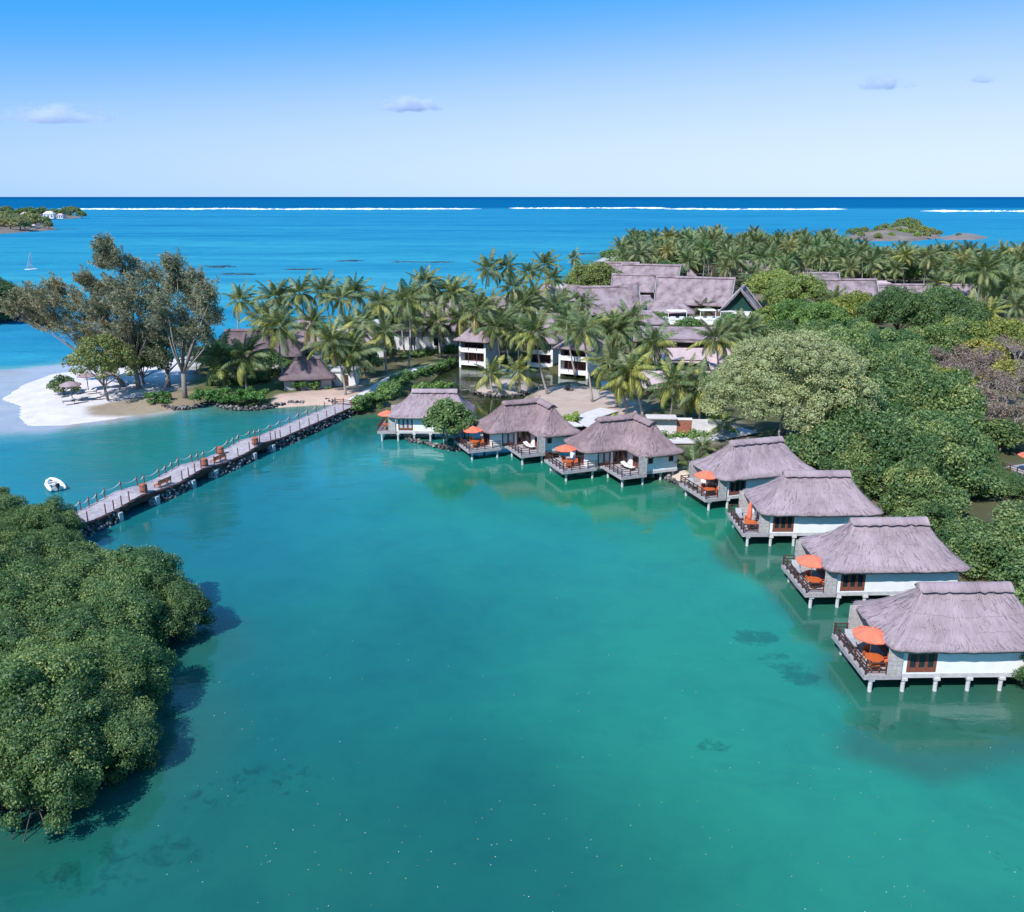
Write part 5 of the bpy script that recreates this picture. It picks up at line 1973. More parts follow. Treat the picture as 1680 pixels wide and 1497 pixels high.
broad_tree('round_tree', 'leafy round tree on crooked stems in front of the farthest bungalow', 738, 735, 3.1, 3.6, 2.6, 44, .5, .95, .34, 'broad_leaf', 30, 31, .13, .2, colr=(1.0, 1.05, 1.0), stems=3)
broad_tree('sea_almond_tree', 'low spreading tree with yellow-green crown over the beach parasols', 178, 654, 5.4, 5.6, 4.2, 46, .6, 1.3, .34, 'broad_leaf', 17, 32, .2, .7, colr=(1.3, 1.05, .95), core=.5, stems=2)
broad_tree('beach_shrub', 'round grey-green shrub on the sand beside the thatched parasol', 105, 646, 2.1, 1.9, .7, 18, .5, .8, .34, 'broad_leaf', 24, 33, .1, .7, 'shrub', (1.05, 1.0, 1.25))
broad_tree('garden_tree', 'dark round tree between the casuarina trunks', 236, 632, 4.2, 5.0, 3.2, 40, .8, 1.3, .36, 'broad_leaf', 16, 34, .22, .8, colr=(.8, .85, .75))
broad_tree('banyan_tree', 'great spreading pale tree on many thin stems behind the bungalows', 1290, 742, 10.6, 9.8, 4.9, 175, .9, 1.7, .22, 'banyan_leaf', 34, 35, .2, .9, colr=(1.08, 1.14, 1.15), ry=9.0, core=.5, stems=13, vlo=.15, vhi=.75, low=-.3, bark='pale_twig')
broad_tree('frangipani_tree', 'small rounded tree by the white parapet near the path', 598, 618, 2.6, 3.2, 2.3, 26, .6, 1.0, .34, 'broad_leaf', 20, 36, .15, 1, colr=(1.1, 1.05, 1.15))
for i, (px_, py_, rx_, lab, cc) in enumerate([
        (655, 545, 7.5, 'dark broad tree on the shore behind the white villa', (.75, .82, .75)), (695, 520, 6.5, 'broad tree beside the villa roof on the sea side', (.8, .9, .75)),
        (975, 492, 9.5, 'spreading shore tree beside the lone tall palm', (1.25, 1.05, .85)), (1012, 470, 8.0, 'grey-leaved tree behind the clustered roofs', (1.5, 1.25, 1.15)),
        (1095, 468, 7.0, 'dark blue-green tree beyond the clustered roofs', (.65, .85, .85)), (1265, 505, 8.5, 'feathery grey-green tree beside the gabled pavilion', (1.7, 1.45, 1.1)),
        (1305, 520, 9.0, 'tall feathery tree before the long hall', (1.6, 1.4, 1.1)), (1262, 545, 5.0, 'flat-topped tree before the white pavilion', (1.5, 1.3, .85)),
        (1400, 545, 7.5, 'golden-brown tree in front of the long hall', (1.5, 1.2, .7)), (1470, 555, 9.0, 'large dark tree at the head of the mangroves', (.62, .72, .68)),
        (1545, 560, 9.0, 'dark tree between the mangroves and the grey palms', (.66, .76, .72)), (1340, 560, 7.0, 'green tree above the pale spreading tree', (.95, 1.1, .8)),
        (1300, 548, 6.5, 'green shrub-like tree beside the flat-topped tree', (.9, 1.05, .75)), (1650, 470, 9.0, 'low rounded tree near the far beach', (.85, .95, .85)),
        (1600, 470, 8.0, 'rounded tree below the broad palm near the far beach', (.95, 1.0, .85)), (1540, 520, 6.5, 'small green tree beside the low grey palms', (.95, 1.1, .9)),
        (1640, 585, 6.0, 'ochre-leaved tree below the dry clearing', (1.6, 1.25, .8)), (1570, 590, 6.5, 'olive tree at the margin of the dry wood', (1.35, 1.15, .8)),
        (1605, 605, 4.5, 'ochre bushy tree amid the bare dry wood', (2.1, 1.4, .9)), (1655, 640, 4.0, 'golden-brown bushy tree near the picture edge', (2.0, 1.35, .9)), (1560, 660, 4.0, 'olive-gold bushy tree before the dry wood', (1.8, 1.4, .85)), (1640, 740, 3.2, 'dark low bush under the edge deck', (.7, .75, .65)),
        (770, 520, 5.0, 'dark tree behind the green-gabled villa roof', (.75, .85, .75)), (890, 505, 5.0, 'rounded tree between the villa and the clustered roofs', (.85, 1.0, .8)),
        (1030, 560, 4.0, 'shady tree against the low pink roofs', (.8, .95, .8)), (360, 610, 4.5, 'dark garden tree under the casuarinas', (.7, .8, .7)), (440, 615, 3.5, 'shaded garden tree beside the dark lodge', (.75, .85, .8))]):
    broad_tree('broadleaf_tree', lab, px_, py_, rx_, rx_ * .72, rx_ * .42, 46, rx_ * .13, rx_ * .24, .5 if py_ < 520 else .42, 'broad_leaf', 9 if py_ < 520 else 13, 50 + i, .28, .9, colr=cc, core=.66)


# dry, nearly bare trees
def dry_tree(label, px, py, hgt, spread_, seed, leafy=.6):
    b_ = G(px, py, .6)
    rr = random.Random(seed)
    t_ = thing('dry_tree', label, 'tree', (b_.x, b_.y, .6), 0, 'dry trees beside the mangroves')
    mb = MB()
    tips = []

    def grow(p, d_, L_, r_, lev):
        q = p + d_ * L_
        mb.tube([p, p.lerp(q, .5) + Vector((rr.uniform(-.1, .1), rr.uniform(-.1, .1), 0)) * L_, q], [r_, r_ * .8, r_ * .6], 4 if lev else 6, False)
        if lev >= 4:
            tips.append(q)
            return
        for _ in range(3 if lev else 5):
            nd = (d_ + Vector((rr.uniform(-1, 1), rr.uniform(-1, 1), rr.uniform(-.25, .75))) * spread_).normalized()
            grow(q, nd, L_ * rr.uniform(.58, .82), r_ * .58, lev + 1)
    grow(Vector((0, 0, -.3)), Vector((0, 0, 1)), hgt * .3, .17, 0)
    mb.build('trunk', M['pale_twig'], t_)
    r2 = np.random.default_rng(seed)
    T_ = np.array([tuple(q) for q in tips])
    n = int(len(T_) * 16 * leafy)
    P_ = T_[r2.integers(0, len(T_), n)] + r2.normal(0, .28, (n, 3))
    V, F_, vl = leaves(P_, np.tile((0, 0, 1.0), (n, 1)), .26, r2, np.clip(r2.normal(.5, .25, n), 0, 1))
    link('crown', mesh_np('crown', V, F_, M['dry_leaf'], attrs={'v': ('FACE', vl)}), t_)


for i, (px_, py_, hg, lf, lab) in enumerate([
        (1640, 690, 8, .5, 'bare grey tree nearest the mangrove edge'), (1600, 660, 7.5, .8, 'dry brownish tree behind the bare grey one'), (1670, 650, 8.5, .3, 'leafless pale tree at the picture edge'),
        (1625, 630, 8, .6, 'dry tree in the middle of the bare wood'), (1665, 615, 8, .2, 'pale bare tree farthest along the picture edge'), (1580, 620, 7, 1.0, 'rusty-leaved dry tree beside the green mangroves'),
        (1545, 600, 6.5, .8, 'dry tree where the mangroves meet the clearing'), (1515, 575, 6, .3, 'small bare tree before the large dark tree'), (1610, 590, 7, .9, 'dry tree below the ochre tree'),
        (1690, 700, 8, .6, 'dry tree above the hidden orange-umbrella deck'), (1660, 580, 7, .5, 'thin dry tree under the clearing'), (1600, 690, 6.5, .5, 'low grey dry tree at the mangrove fringe'), (1620, 665, 7, .4, 'grey dry tree between the bare ones'), (1560, 640, 6.5, .9, 'brown dry tree nearest the yellow-green mangroves'), (1650, 668, 7.5, .6, 'dry tree with rusty tufts near the picture edge'), (1595, 635, 7, .7, 'dry tree surrounded by the bare wood'), (1640, 605, 7.5, .5, 'dry tree behind the middle of the bare wood'), (1700, 640, 8, .4, 'bare tree half outside the picture'), (1570, 690, 6, .9, 'brown-leaved dry tree beside the tall mangroves'), (1620, 720, 6, .7, 'dry tree just behind the clearing by the deck'), (1660, 725, 6.5, .5, 'grey dry tree close above the edge deck'), (1545, 645, 6.5, 1.0, 'russet dry tree at the near margin of the dry wood'), (1530, 620, 6, .9, 'small russet tree beside the olive margin tree'), (1690, 600, 7.5, .4, 'tall bare tree cut by the picture edge'), (1325, 535, 8, .5, 'bare-limbed tree rising by the long hall')]):
    dry_tree(lab, px_, py_, hg, .95, 70 + i, lf)


# ---------------- hedges and shrubs
def hedge(name, label, pts, w, hgt, seed, mat='hedge_leaf', colr=(1, 1, 1), z0=.9, leaf=.26, dens=22, cat='hedge'):
    """pts in the picture; clumps packed along them"""
    rr = random.Random(seed)
    P_ = [G(x, y, z0).to_2d() for x, y in pts]
    o_ = P_[0]
    cl = []
    for a_, b_ in zip(P_[:-1], P_[1:]):
        n = max(2, int((b_ - a_).length / .75))
        for q in range(n):
            p = a_.lerp(b_, q / n) - o_
            for _ in range(max(2, int(w * 1.6))):
                cl.append((p.x + rr.uniform(-.5, .5) * w * .5, p.y + rr.uniform(-.5, .5) * w, rr.uniform(.3, 1) * hgt - .35, rr.uniform(.45, .75), rr.uniform(.25, .75)))
    t_ = thing(name, label, cat, (o_.x, o_.y, z0 - .1), 0)
    c_ = link('foliage', crown_mesh('foliage', cl, dens, leaf, mat, seed, core=.75), t_)
    c_.color = (*colr, 1)
    MB().tube([(0, 0, -.3), (.05, 0, hgt * .6)], [.06, .03], 5).build('stem', M['bark'], t_)


hedge('hedge', 'clipped green hedge between the casuarina lawn and the sand', [(243, 660), (285, 657)], 2.2, 1.7, 1, colr=(1.15, 1.15, 1))
hedge('hedge', 'long bright hedge above the curved stone wall', [(318, 661), (350, 658), (400, 661), (440, 660)], 2.6, 2.4, 2, colr=(1.15, 1.15, 1))
hedge('hedge', 'leafy shrubs before the low white parapet building', [(490, 642), (520, 640), (545, 637)], 2.2, 2.0, 3, colr=(1.05, .95, .9))
hedge('hedge', 'dense shrubs hanging over the water where the jetty meets land', [(590, 676), (612, 670), (632, 662), (650, 645), (660, 632)], 4.2, 2.6, 4, 'broad_leaf', (.95, 1.1, .9), .3, .32, 18, 'shrubs')
hedge('hedge', 'dark hedge along the pond beside the path', [(655, 632), (690, 618), (725, 604), (752, 594)], 2.4, 1.6, 5, 'broad_leaf', (.75, .9, .7), .6, .32, 16)
hedge('hedge', 'rounded green hedge behind the farthest bungalow ridge', [(684, 652), (712, 648), (742, 644)], 3.0, 2.4, 6, 'broad_leaf', (1.15, 1.3, .95), .2, .32, 18)
hedge('hedge', 'low planting under the white villa wall', [(668, 588), (700, 584), (735, 580), (760, 577)], 2.4, 1.6, 7, 'broad_leaf', (1, 1.1, .9))
hedge('shrub', 'bright yellow-green shrub behind the second bungalow roof', [(935, 694), (950, 692)], 2.4, 2.2, 8, 'broad_leaf', (1.6, 1.6, .8), .9, .36, 14, 'shrub')
hedge('shrub', 'small yellow-green shrub beside the pale boardwalk', [(1008, 690), (1020, 690)], 1.8, 1.4, 9, 'broad_leaf', (1.7, 1.7, .7), .9, .34, 14, 'shrub')
hedge('shrub', 'grey tangle of dead stems on the sandy island', [(928, 640), (945, 642)], 1.8, 1.2, 10, 'dry_leaf', (.9, .85, .85), .9, .3, 9, 'shrub')
hedge('shrub', 'flowering shrub with reddish leaves beside the farthest bungalow', [(642, 694), (652, 684)], 1.6, 1.6, 11, 'broad_leaf', (1.6, 1.1, .9), .3, .3, 14, 'shrub')
hedge('shrub', 'low shrubs under the pink-roofed buildings', [(1060, 640), (1085, 650), (1100, 668)], 3.0, 2.0, 12, 'broad_leaf', (.9, 1, .85), .9, .36, 12, 'shrubs')
hedge('shrub', 'low leafy shrubs at the foot of the white garden wall', [(1078, 720), (1100, 722), (1135, 722), (1165, 718)], 1.6, 1.5, 14, 'broad_leaf', (1, 1.15, .85), .9, .34, 14, 'shrubs')
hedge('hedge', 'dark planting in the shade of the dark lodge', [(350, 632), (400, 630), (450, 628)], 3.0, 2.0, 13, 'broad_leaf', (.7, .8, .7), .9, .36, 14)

# ------------------------------------------------------------------ buildings of the resort
def thatched_house(name, label, px, py, L_, W_, rot, wall_h, rise, kind='hip', mat='thatch_far', over=.9, wall='villa_wall', z0=1.0, windows=(), gable='dark_green', group='thatched resort buildings', sway=.0, cat='building', slope_in=.28, roof_only=False):
    """centre of the footprint at pixel px, py; length along local x"""
    b_ = G(px, py, z0)
    h = thing(name, label, cat, (b_.x, b_.y, z0), math.radians(rot), group)
    hx, hy = L_ / 2, W_ / 2
    ze, zr = wall_h, wall_h + rise
    w = MB()
    if roof_only:
        for sx in (-1, 0, 1):
            for sy in (-1, 1):
                MB().box(sx * (hx - .2) - .14, sx * (hx - .2) + .14, sy * (hy - .2) - .14, sy * (hy - .2) + .14, -.4, wall_h + .3).build('column', M['plaster'], h)
    else:
        w.box(-hx, hx, -hy, -hy + .25, -.5, wall_h + .35)
        w.box(-hx, hx, hy - .25, hy, -.5, wall_h + .35)
        w.box(-hx, -hx + .25, -hy + .25, hy - .25, -.5, wall_h + .35)
        w.box(hx - .25, hx, -hy + .25, hy - .25, -.5, wall_h + .35)
        w.build('wall', M[wall], h)
    ex, ey = hx + over, hy + over
    if kind == 'hip':
        rl = max(.6, hx - hy * (1 - slope_in))
        ev = [(-ex, -ey, -rl, 0), (ex, -ey, rl, 0), (ex, ey, rl, 0), (-ex, ey, -rl, 0)]
        me, E_, Rg = roof_loft(ev, ze, zr, nt=6, flare=.35, step=.9, seed=int(px), rough=.05, mat=mat, round_=1)
        rf = link('roof', me, h)
        link('ridge_cap', ridge_cap_mesh([(-rl, 0), (rl, 0)], zr, .5, .42, mat, seed=int(px)), rf)
    else:
        # steep gabled roof whose ridge overhangs the gables
        n, m = 7, max(4, int(L_ / 1.2))
        V, UV, F_ = [], [], []
        rr = random.Random(int(px))
        for sd in (-1, 1):
            b0 = len(V)
            for i in range(n + 1):
                u = i / n
                g_ = u * .72 + .28 * u * u
                for j in range(m + 1):
                    q = j / m
                    xx = (-1 + 2 * q) * (ex + over * .7 * u)
                    zz = ze + rise * g_ + sway * (2 * q - 1) ** 2 * u + rr.uniform(-.05, .05)
                    V.append((xx, sd * ey * (1 - u), zz))
                    UV.append((xx, (1 - u) * math.hypot(ey, rise)))
            for i in range(n):
                for j in range(m):
                    k_ = b0 + i * (m + 1) + j
                    F_.append((k_, k_ + 1, k_ + m + 2, k_ + m + 1) if sd < 0 else (k_ + 1, k_, k_ + m + 1, k_ + m + 2))
        me = mesh_np('roof', V, F_, M[mat], smooth=True, uv=UV)
        rf = link('roof', me, h)
        md = rf.modifiers.new('thick', 'SOLIDIFY')
        md.thickness = .28
        md.offset = -1
        link('ridge_cap', ridge_cap_mesh([(-ex - over * .7, 0), (0, 0), (ex + over * .7, 0)], zr + .02, .55, .45, mat, seed=int(px), over=0), rf)
        for sd in (-1, 1):
            g_ = MB()
            x_ = sd * (hx - .1)
            g_.add([(x_, -hy, ze + .1), (x_, hy, ze + .1), (x_, 0, zr - .45), (x_ - sd * .12, -hy, ze + .1), (x_ - sd * .12, hy, ze + .1), (x_ - sd * .12, 0, zr - .45)],
                   [(0, 1, 2), (5, 4, 3), (0, 3, 4, 1), (1, 4, 5, 2), (2, 5, 3, 0)])
            g_.build('gable_panel', M[gable], h)
            for s2 in (-1, 1):
                MB().tube([(sd * (ex + over * .25), s2 * ey, ze - .05), (sd * (ex + over * .75), 0, zr + .1)], .14, 4).build('bargeboard', M['weathered'], rf)
    for (wx_, z_a, z_b, ww) in windows:
        fr = MB().box(wx_ - ww / 2 - .08, wx_ + ww / 2 + .08, -hy - .05, -hy - .01, z_a - .08, z_b + .08).build('window', M['dark_wood'], h)
        MB().box(wx_ - ww / 2, wx_ + ww / 2, -hy - .07, -hy - .055, z_a, z_b).build('pane', M['glass'], fr)
    return h


# the dark lodge under the palms near the jetty
thatched_house('thatched_lodge', 'long dark thatched roof shaded by palms near the casuarinas', 425, 600, 17, 8, 4, 2.6, 4.6, 'hip', 'thatch_shaded', windows=[(-4, .8, 2.0, 1.2), (1, .8, 2.0, 1.2)], wall='plaster_grey')
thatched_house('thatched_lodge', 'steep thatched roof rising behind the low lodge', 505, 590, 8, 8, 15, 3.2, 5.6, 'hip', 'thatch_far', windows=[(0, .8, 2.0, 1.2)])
thatched_house('thatched_lodge', 'low thatched lodge facing the jetty bank', 506, 634, 8.0, 6.0, 12, 2.0, 3.2, 'hip', 'thatch_shaded', wall='plaster_grey', windows=[(-1.5, .6, 1.8, 1.2), (1.5, .6, 1.8, 1.2)])
b_ = G(559, 630, 1)
h = thing('parapet_building', 'low white flat-roofed building beside the lodge by the jetty', 'building', (b_.x, b_.y, 1), math.radians(4))
MB().box(-3.1, 3.1, -2, 2, -.4, 2.5).build('wall', M['plaster'], h)
MB().box(-3.3, 3.3, -2.2, 2.2, 2.5, 2.75).build('roof_slab', M['white_deck'], h)
for i in range(3):
    MB().box(-2.9, -1.0, 2.1 - i * .5, 2.35 - i * .5, 2.76, 2.95 + i * .1).build('roof_step', M['plaster'], h)
dr = MB().box(.6, 1.6, -2.05, -2.01, -.1, 2.0).build('door', M['dark_wood'], h)
MB().box(1.42, 1.5, -2.1, -2.06, .9, 1.0).build('handle', M['concrete'], dr)
thatched_house('thatched_villa', 'small white villa with hipped roof among the row palms', 600, 582, 7.5, 7, 8, 3.0, 3.8, 'hip', windows=[(-1.8, .9, 2.2, 1.2), (1.8, .9, 2.2, 1.2)])
thatched_house('thatched_villa', 'white-walled villa with broad hipped roof beside the path', 705, 570, 14, 8.5, -6, 4.2, 3.6, 'hip', windows=[(-3, 1.2, 2.8, 1.3), (2.5, 1.2, 2.8, 1.3)])
thatched_house('thatched_villa', 'villa roof with a dark green gable behind the white villa', 738, 548, 8.5, 7.0, 6, 5.4, 3.6, 'gable', windows=[(0, 1.2, 2.8, 1.3)])
thatched_house('thatched_villa', 'roof showing between the palms behind the lodges', 815, 540, 10, 8, 4, 4.0, 4.0, 'hip')
thatched_house('thatched_villa', 'tent-shaped roof on the shore behind the lodges', 898, 512, 8, 8, 10, 3.4, 5.0, 'hip')


# open two-storey lodges standing at the pond
def lodge(label, px, py, W_, D_, rot, n=3):
    b_ = G(px, py, 0)
    h = thing('two_storey_lodge', label, 'building', (b_.x, b_.y, 0), math.radians(rot), 'open two-storey lodges by the pond')
    hx, hy = W_ / 2, D_ / 2
    for i, z in enumerate((.9, 3.5)):
        MB().box(-hx, hx, -hy, hy, z - .35, z).build('floor_slab', M['plaster'], h)
        pr = MB().box(-hx + .3, hx - .3, -hy + .06, -hy + .2, z + .0, z + .5).build('parapet', M['plaster'], h)
        MB().box(-hx + .3, hx - .3, -hy + .02, -hy + .26, z + .5, z + .56).build('coping', M['white_deck'], pr)
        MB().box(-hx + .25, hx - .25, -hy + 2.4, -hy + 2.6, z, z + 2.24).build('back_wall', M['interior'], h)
        for q in range(n):
            x_ = -hx + (q + .5) * W_ / n
            door_set(h, x_ - .8, x_ + .8, -hy + 2.3, z + .02, z + 2.0, 2, 'glass')
    for q in range(n + 1):
        x_ = -hx + .18 + q * (W_ - .36) / n
        if q in (0, n):
            MB().box(x_ - .2, x_ + .2, -hy - .02, -hy + .38, -1.2, 5.75).build('column', M['plaster'], h)
        else:
            MB().box(x_ - .09, x_ + .09, -hy + .06, -hy + .24, 1.0, 5.7).build('column', M['dark_wood'], h)
    w = MB()
    w.box(hx - .25, hx - .001, -hy + .4, hy, 1.0, 5.75)
    w.box(-hx + .001, -hx + .25, -hy + .4, hy, 1.0, 5.75)
    w.box(-hx, hx, hy - .2, hy, 1.0, 5.73)
    w.build('wall', M['plaster'], h)
    for x_ in (-hx + .5, hx - .5):
        for y_ in (hy - .5,):
            MB().tube([(x_, y_, -1.2), (x_, y_, .7)], .2, 8).build('pile', M['pile'], h)
    ex, ey = hx + 1.1, hy + 1.1
    rl = max(.4, hx - hy * .55)
    me, E_, Rg = roof_loft([(-ex, -ey, -rl, 0), (ex, -ey, rl, 0), (ex, ey, rl, 0), (-ex, ey, -rl, 0)], 5.6, 8.4, nt=6, flare=.35, step=.8, seed=int(px), mat='thatch_far', round_=1)
    rf = link('roof', me, h)
    link('ridge_cap', ridge_cap_mesh([(-rl, 0), (rl, 0)], 8.4, .5, .42, 'thatch_far', seed=3), rf)
    fn = MB()
    ch = fn.box(-.25, .25, -hy + .8, -hy + 1.3, 1.0, 1.5).box(.8, 1.3, -hy + .8, -hy + 1.3, 1.0, 1.5)
    fn.build('seating', M['red_wood'], h)


lodge('open two-storey lodge at the pond, nearest the white villa', 786, 600, 5.8, 6.5, -22)
lodge('open two-storey lodge half hidden by palms beside the pond', 893, 603, 5.2, 6.5, -18, 2)
lodge('open two-storey lodge at the pond with a pale side wall', 952, 614, 6.0, 7.5, -26)
thatched_house('thatched_house', 'hipped roof directly behind the half hidden lodge', 905, 580, 9, 9, 10, 4.2, 4.2, 'hip')

# the clustered great roofs
GR = 'great roofs of the resort centre'
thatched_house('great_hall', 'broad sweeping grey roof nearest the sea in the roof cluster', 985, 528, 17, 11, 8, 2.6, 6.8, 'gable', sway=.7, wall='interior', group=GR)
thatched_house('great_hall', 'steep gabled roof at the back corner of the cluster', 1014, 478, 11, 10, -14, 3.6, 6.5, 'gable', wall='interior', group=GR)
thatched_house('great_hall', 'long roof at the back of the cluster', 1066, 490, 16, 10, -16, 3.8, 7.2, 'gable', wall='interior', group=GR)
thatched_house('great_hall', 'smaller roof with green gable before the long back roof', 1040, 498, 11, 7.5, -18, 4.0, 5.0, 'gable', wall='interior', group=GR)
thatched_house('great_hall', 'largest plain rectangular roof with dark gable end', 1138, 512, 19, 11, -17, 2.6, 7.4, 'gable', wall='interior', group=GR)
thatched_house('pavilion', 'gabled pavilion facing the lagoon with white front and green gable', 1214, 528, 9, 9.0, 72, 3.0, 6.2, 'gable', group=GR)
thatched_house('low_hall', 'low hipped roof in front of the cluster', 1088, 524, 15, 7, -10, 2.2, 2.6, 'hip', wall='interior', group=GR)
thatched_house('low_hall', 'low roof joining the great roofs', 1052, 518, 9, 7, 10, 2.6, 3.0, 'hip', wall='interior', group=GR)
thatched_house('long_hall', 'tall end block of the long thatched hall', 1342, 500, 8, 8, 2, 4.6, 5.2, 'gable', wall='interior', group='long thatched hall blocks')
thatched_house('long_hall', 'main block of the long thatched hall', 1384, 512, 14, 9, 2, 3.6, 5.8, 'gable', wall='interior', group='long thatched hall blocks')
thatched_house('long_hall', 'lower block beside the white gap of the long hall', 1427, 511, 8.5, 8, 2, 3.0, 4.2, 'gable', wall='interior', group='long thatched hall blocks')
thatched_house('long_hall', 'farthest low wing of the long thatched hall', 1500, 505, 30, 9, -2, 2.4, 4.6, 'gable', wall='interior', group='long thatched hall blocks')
thatched_house('garden_pavilion', 'small gabled roof alone among the grove palms', 1254, 462, 13, 8, 8, 3.4, 4.6, 'gable')
thatched_house('garden_pavilion', 'brownish roof between the grove and the great roofs', 1118, 462, 9, 7, 0, 2.5, 4.0, 'hip')
thatched_house('garden_pavilion', 'pale roof showing through the grove beyond the long hall', 1380, 428, 16, 9, 0, 3.0, 5.0, 'hip')
thatched_house('service_building', 'white service building between the hall blocks', 1443, 487, 7, 6, 0, 4.0, 1.2, 'hip', 'roof_pink')
thatched_house('beach_pavilion', 'white-walled pavilion glimpsed at the edge of the far grove', 1066, 440, 9, 7, 20, 4.4, 3.2, 'hip')

# low pink and grey roofs in the middle
PKG = 'low-pitched pink roofs in the middle'
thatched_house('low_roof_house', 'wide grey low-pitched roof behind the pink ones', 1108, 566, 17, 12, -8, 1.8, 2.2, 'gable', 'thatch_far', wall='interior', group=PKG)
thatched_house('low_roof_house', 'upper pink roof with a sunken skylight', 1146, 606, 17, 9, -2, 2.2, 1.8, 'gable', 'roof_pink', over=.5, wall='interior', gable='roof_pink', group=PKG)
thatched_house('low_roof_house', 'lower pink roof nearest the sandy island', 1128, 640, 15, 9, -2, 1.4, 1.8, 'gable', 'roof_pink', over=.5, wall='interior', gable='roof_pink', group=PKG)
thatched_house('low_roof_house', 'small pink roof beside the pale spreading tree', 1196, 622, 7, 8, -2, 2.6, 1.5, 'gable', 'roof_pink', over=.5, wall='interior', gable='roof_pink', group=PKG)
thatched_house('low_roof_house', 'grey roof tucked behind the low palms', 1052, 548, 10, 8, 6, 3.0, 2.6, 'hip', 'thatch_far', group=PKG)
# white garden wall and gate house by the yellow palms
b_ = G(1120, 712, 1)
h = thing('garden_wall', 'white garden wall with a wooden door behind the yellow palms', 'wall', (b_.x, b_.y, 1), math.radians(-3))
MB().box(-4.8, -.9, -.15, .15, -.4, 1.9).build('wall', M['villa_wall'], h)
MB().box(1.2, 6.6, -.15, .15, -.4, 2.1).build('wall', M['villa_wall'], h)
MB().box(-.9, 1.2, -.12, .12, 2.0, 2.29).build('lintel', M['plaster'], h)
dr = MB().box(-.88, 1.18, -.06, .0, -.3, 1.98).build('door', M['barrel'], h)
MB().box(.95, 1.02, -.12, -.061, .7, .95).build('handle', M['dark_wood'], dr)
MB().box(-5.2, -1.0, -1.0, 1.2, 2.32, 2.46).build('canopy', M['white_deck'], h)
# white terrace with pale canopies under the great gable
b_ = G(1165, 530, 1)
h = thing('white_terrace', 'white terrace with low walls and canopies below the great roof', 'terrace', (b_.x, b_.y, 1), 0)
MB().box(-14, 15, -3.2, 3.2, -.3, 1.2).build('floor_slab', M['plaster'], h)
for i in range(12):
    MB().box(-13.6 + i * 2.4, -12.2 + i * 2.4, -3.3, -3.15, 1.2, 2.1).build('parapet', M['plaster'], h)
for i, (x_, w_) in enumerate([(-9, 5.0), (-1, 4.2), (5, 5.6), (11, 4.6)]):
    MB().box(x_ - w_ / 2, x_ + w_ / 2, -1.6, 1.8, 3.1 + .2 * (i % 2), 3.28 + .2 * (i % 2)).build('canopy', M['white_cloth'], h)
    for sx in (-1, 1):
        MB().box(x_ + sx * (w_ / 2 - .1) - .06, x_ + sx * (w_ / 2 - .1) + .06, -1.5, -1.38, 1.2, 3.1).build('post', M['plaster'], h)
# open deck at the picture edge among the mangroves
p = G(1682, 775, 2.3)
h = thing('raised_deck', 'wooden deck with railing at the picture edge among the mangroves', 'deck', (p.x, p.y, 0), math.radians(20))
planks(-2, 3, -2.5, 2.5, 2.3).build('planking', M['weathered'], h)
MB().box(-2.05, 3.05, -2.56, -2.5, 1.9, 2.3).build('deck_edge', M['weathered'], h)
railing(h, [(2.9, -2.4), (-1.9, -2.4), (-1.9, 2.4)], 2.3)
for x_, y_ in ((-1.6, -2), (2.6, -2), (-1.6, 2), (2.6, 2)):
    MB().tube([(x_, y_, -.5), (x_, y_, 2.22)], .15, 8).build('pile', M['pile'], h)
u = umbrella('open orange umbrella on the deck among the mangroves at the picture edge', *world_of(h, .2, -.2), .3)
u.location.z = 2.3

# ------------------------------------------------------------------ beach things
def thatch_parasol(label, px, py, rad=1.7):
    b_ = G(px, py, .9)
    t_ = thing('thatched_parasol', label, 'parasol', (b_.x, b_.y, .85), 0, 'thatched parasols on the sand')
    n = 20
    V, UV, F_ = [(0, 0, 3.2)], [(0, 0)], []
    for q, (r_, z_) in enumerate([(.45, 2.95), (1.0, 2.55), (1.0, 2.4)]):
        for k_ in range(n):
            a_ = 2 * math.pi * k_ / n
            rr_ = rad * r_ * R.uniform(.93, 1.04) * (.97 if q == 2 else 1)
            V.append((rr_ * math.cos(a_), rr_ * math.sin(a_), z_ + R.uniform(-.05, .05)))
            UV.append((k_ * .5, 2 * r_))
    T_ = []
    for k_ in range(n):
        k2 = (k_ + 1) % n
        T_.append((0, 1 + k_, 1 + k2, 1 + k2))
        for q in range(2):
            F_.append((1 + q * n + k_, 1 + (q + 1) * n + k_, 1 + (q + 1) * n + k2, 1 + q * n + k2))
    me = bpy.data.meshes.new('canopy')
    me.from_pydata(V, [], [f[:3] for f in T_] + F_)
    ul = me.uv_layers.new(name='UVMap')
    for lp_ in me.loops:
        ul.data[lp_.index].uv = UV[lp_.vertex_index]
    me.materials.append(M['thatch'])
    link('canopy', me, t_)
    MB().tube([(0, 0, -.3), (0, 0, 3.0)], .08, 8).build('pole', M['bark'], t_)


thatch_parasol('thatched parasol nearest the water on the white spit', 119, 656, 1.75)
thatch_parasol('thatched parasol behind the round grey-green shrub', 145, 640, 1.6)
thatch_parasol('thatched parasol in the shade of the casuarinas', 323, 610, 2.0)
thatch_parasol('thatched parasol beside the seaward beach', 176, 638, 1.5)
for px_, py_, rz_, lab in [(113, 661, .5, 'dark lounger under the parasol nearest the water'), (126, 659, .4, 'second dark lounger under the parasol nearest the water'), (156, 655, .2, 'white lounger on the sand near the yellow-green tree'), (150, 645, .4, 'lounger under the parasol behind the shrub')]:
    p = G(px_, py_, .85)
    lounger(lab, p.x, p.y, .85, rz_, 'hull_grey' if 'dark' in lab else 'white_cloth', 'sun loungers on the sand')

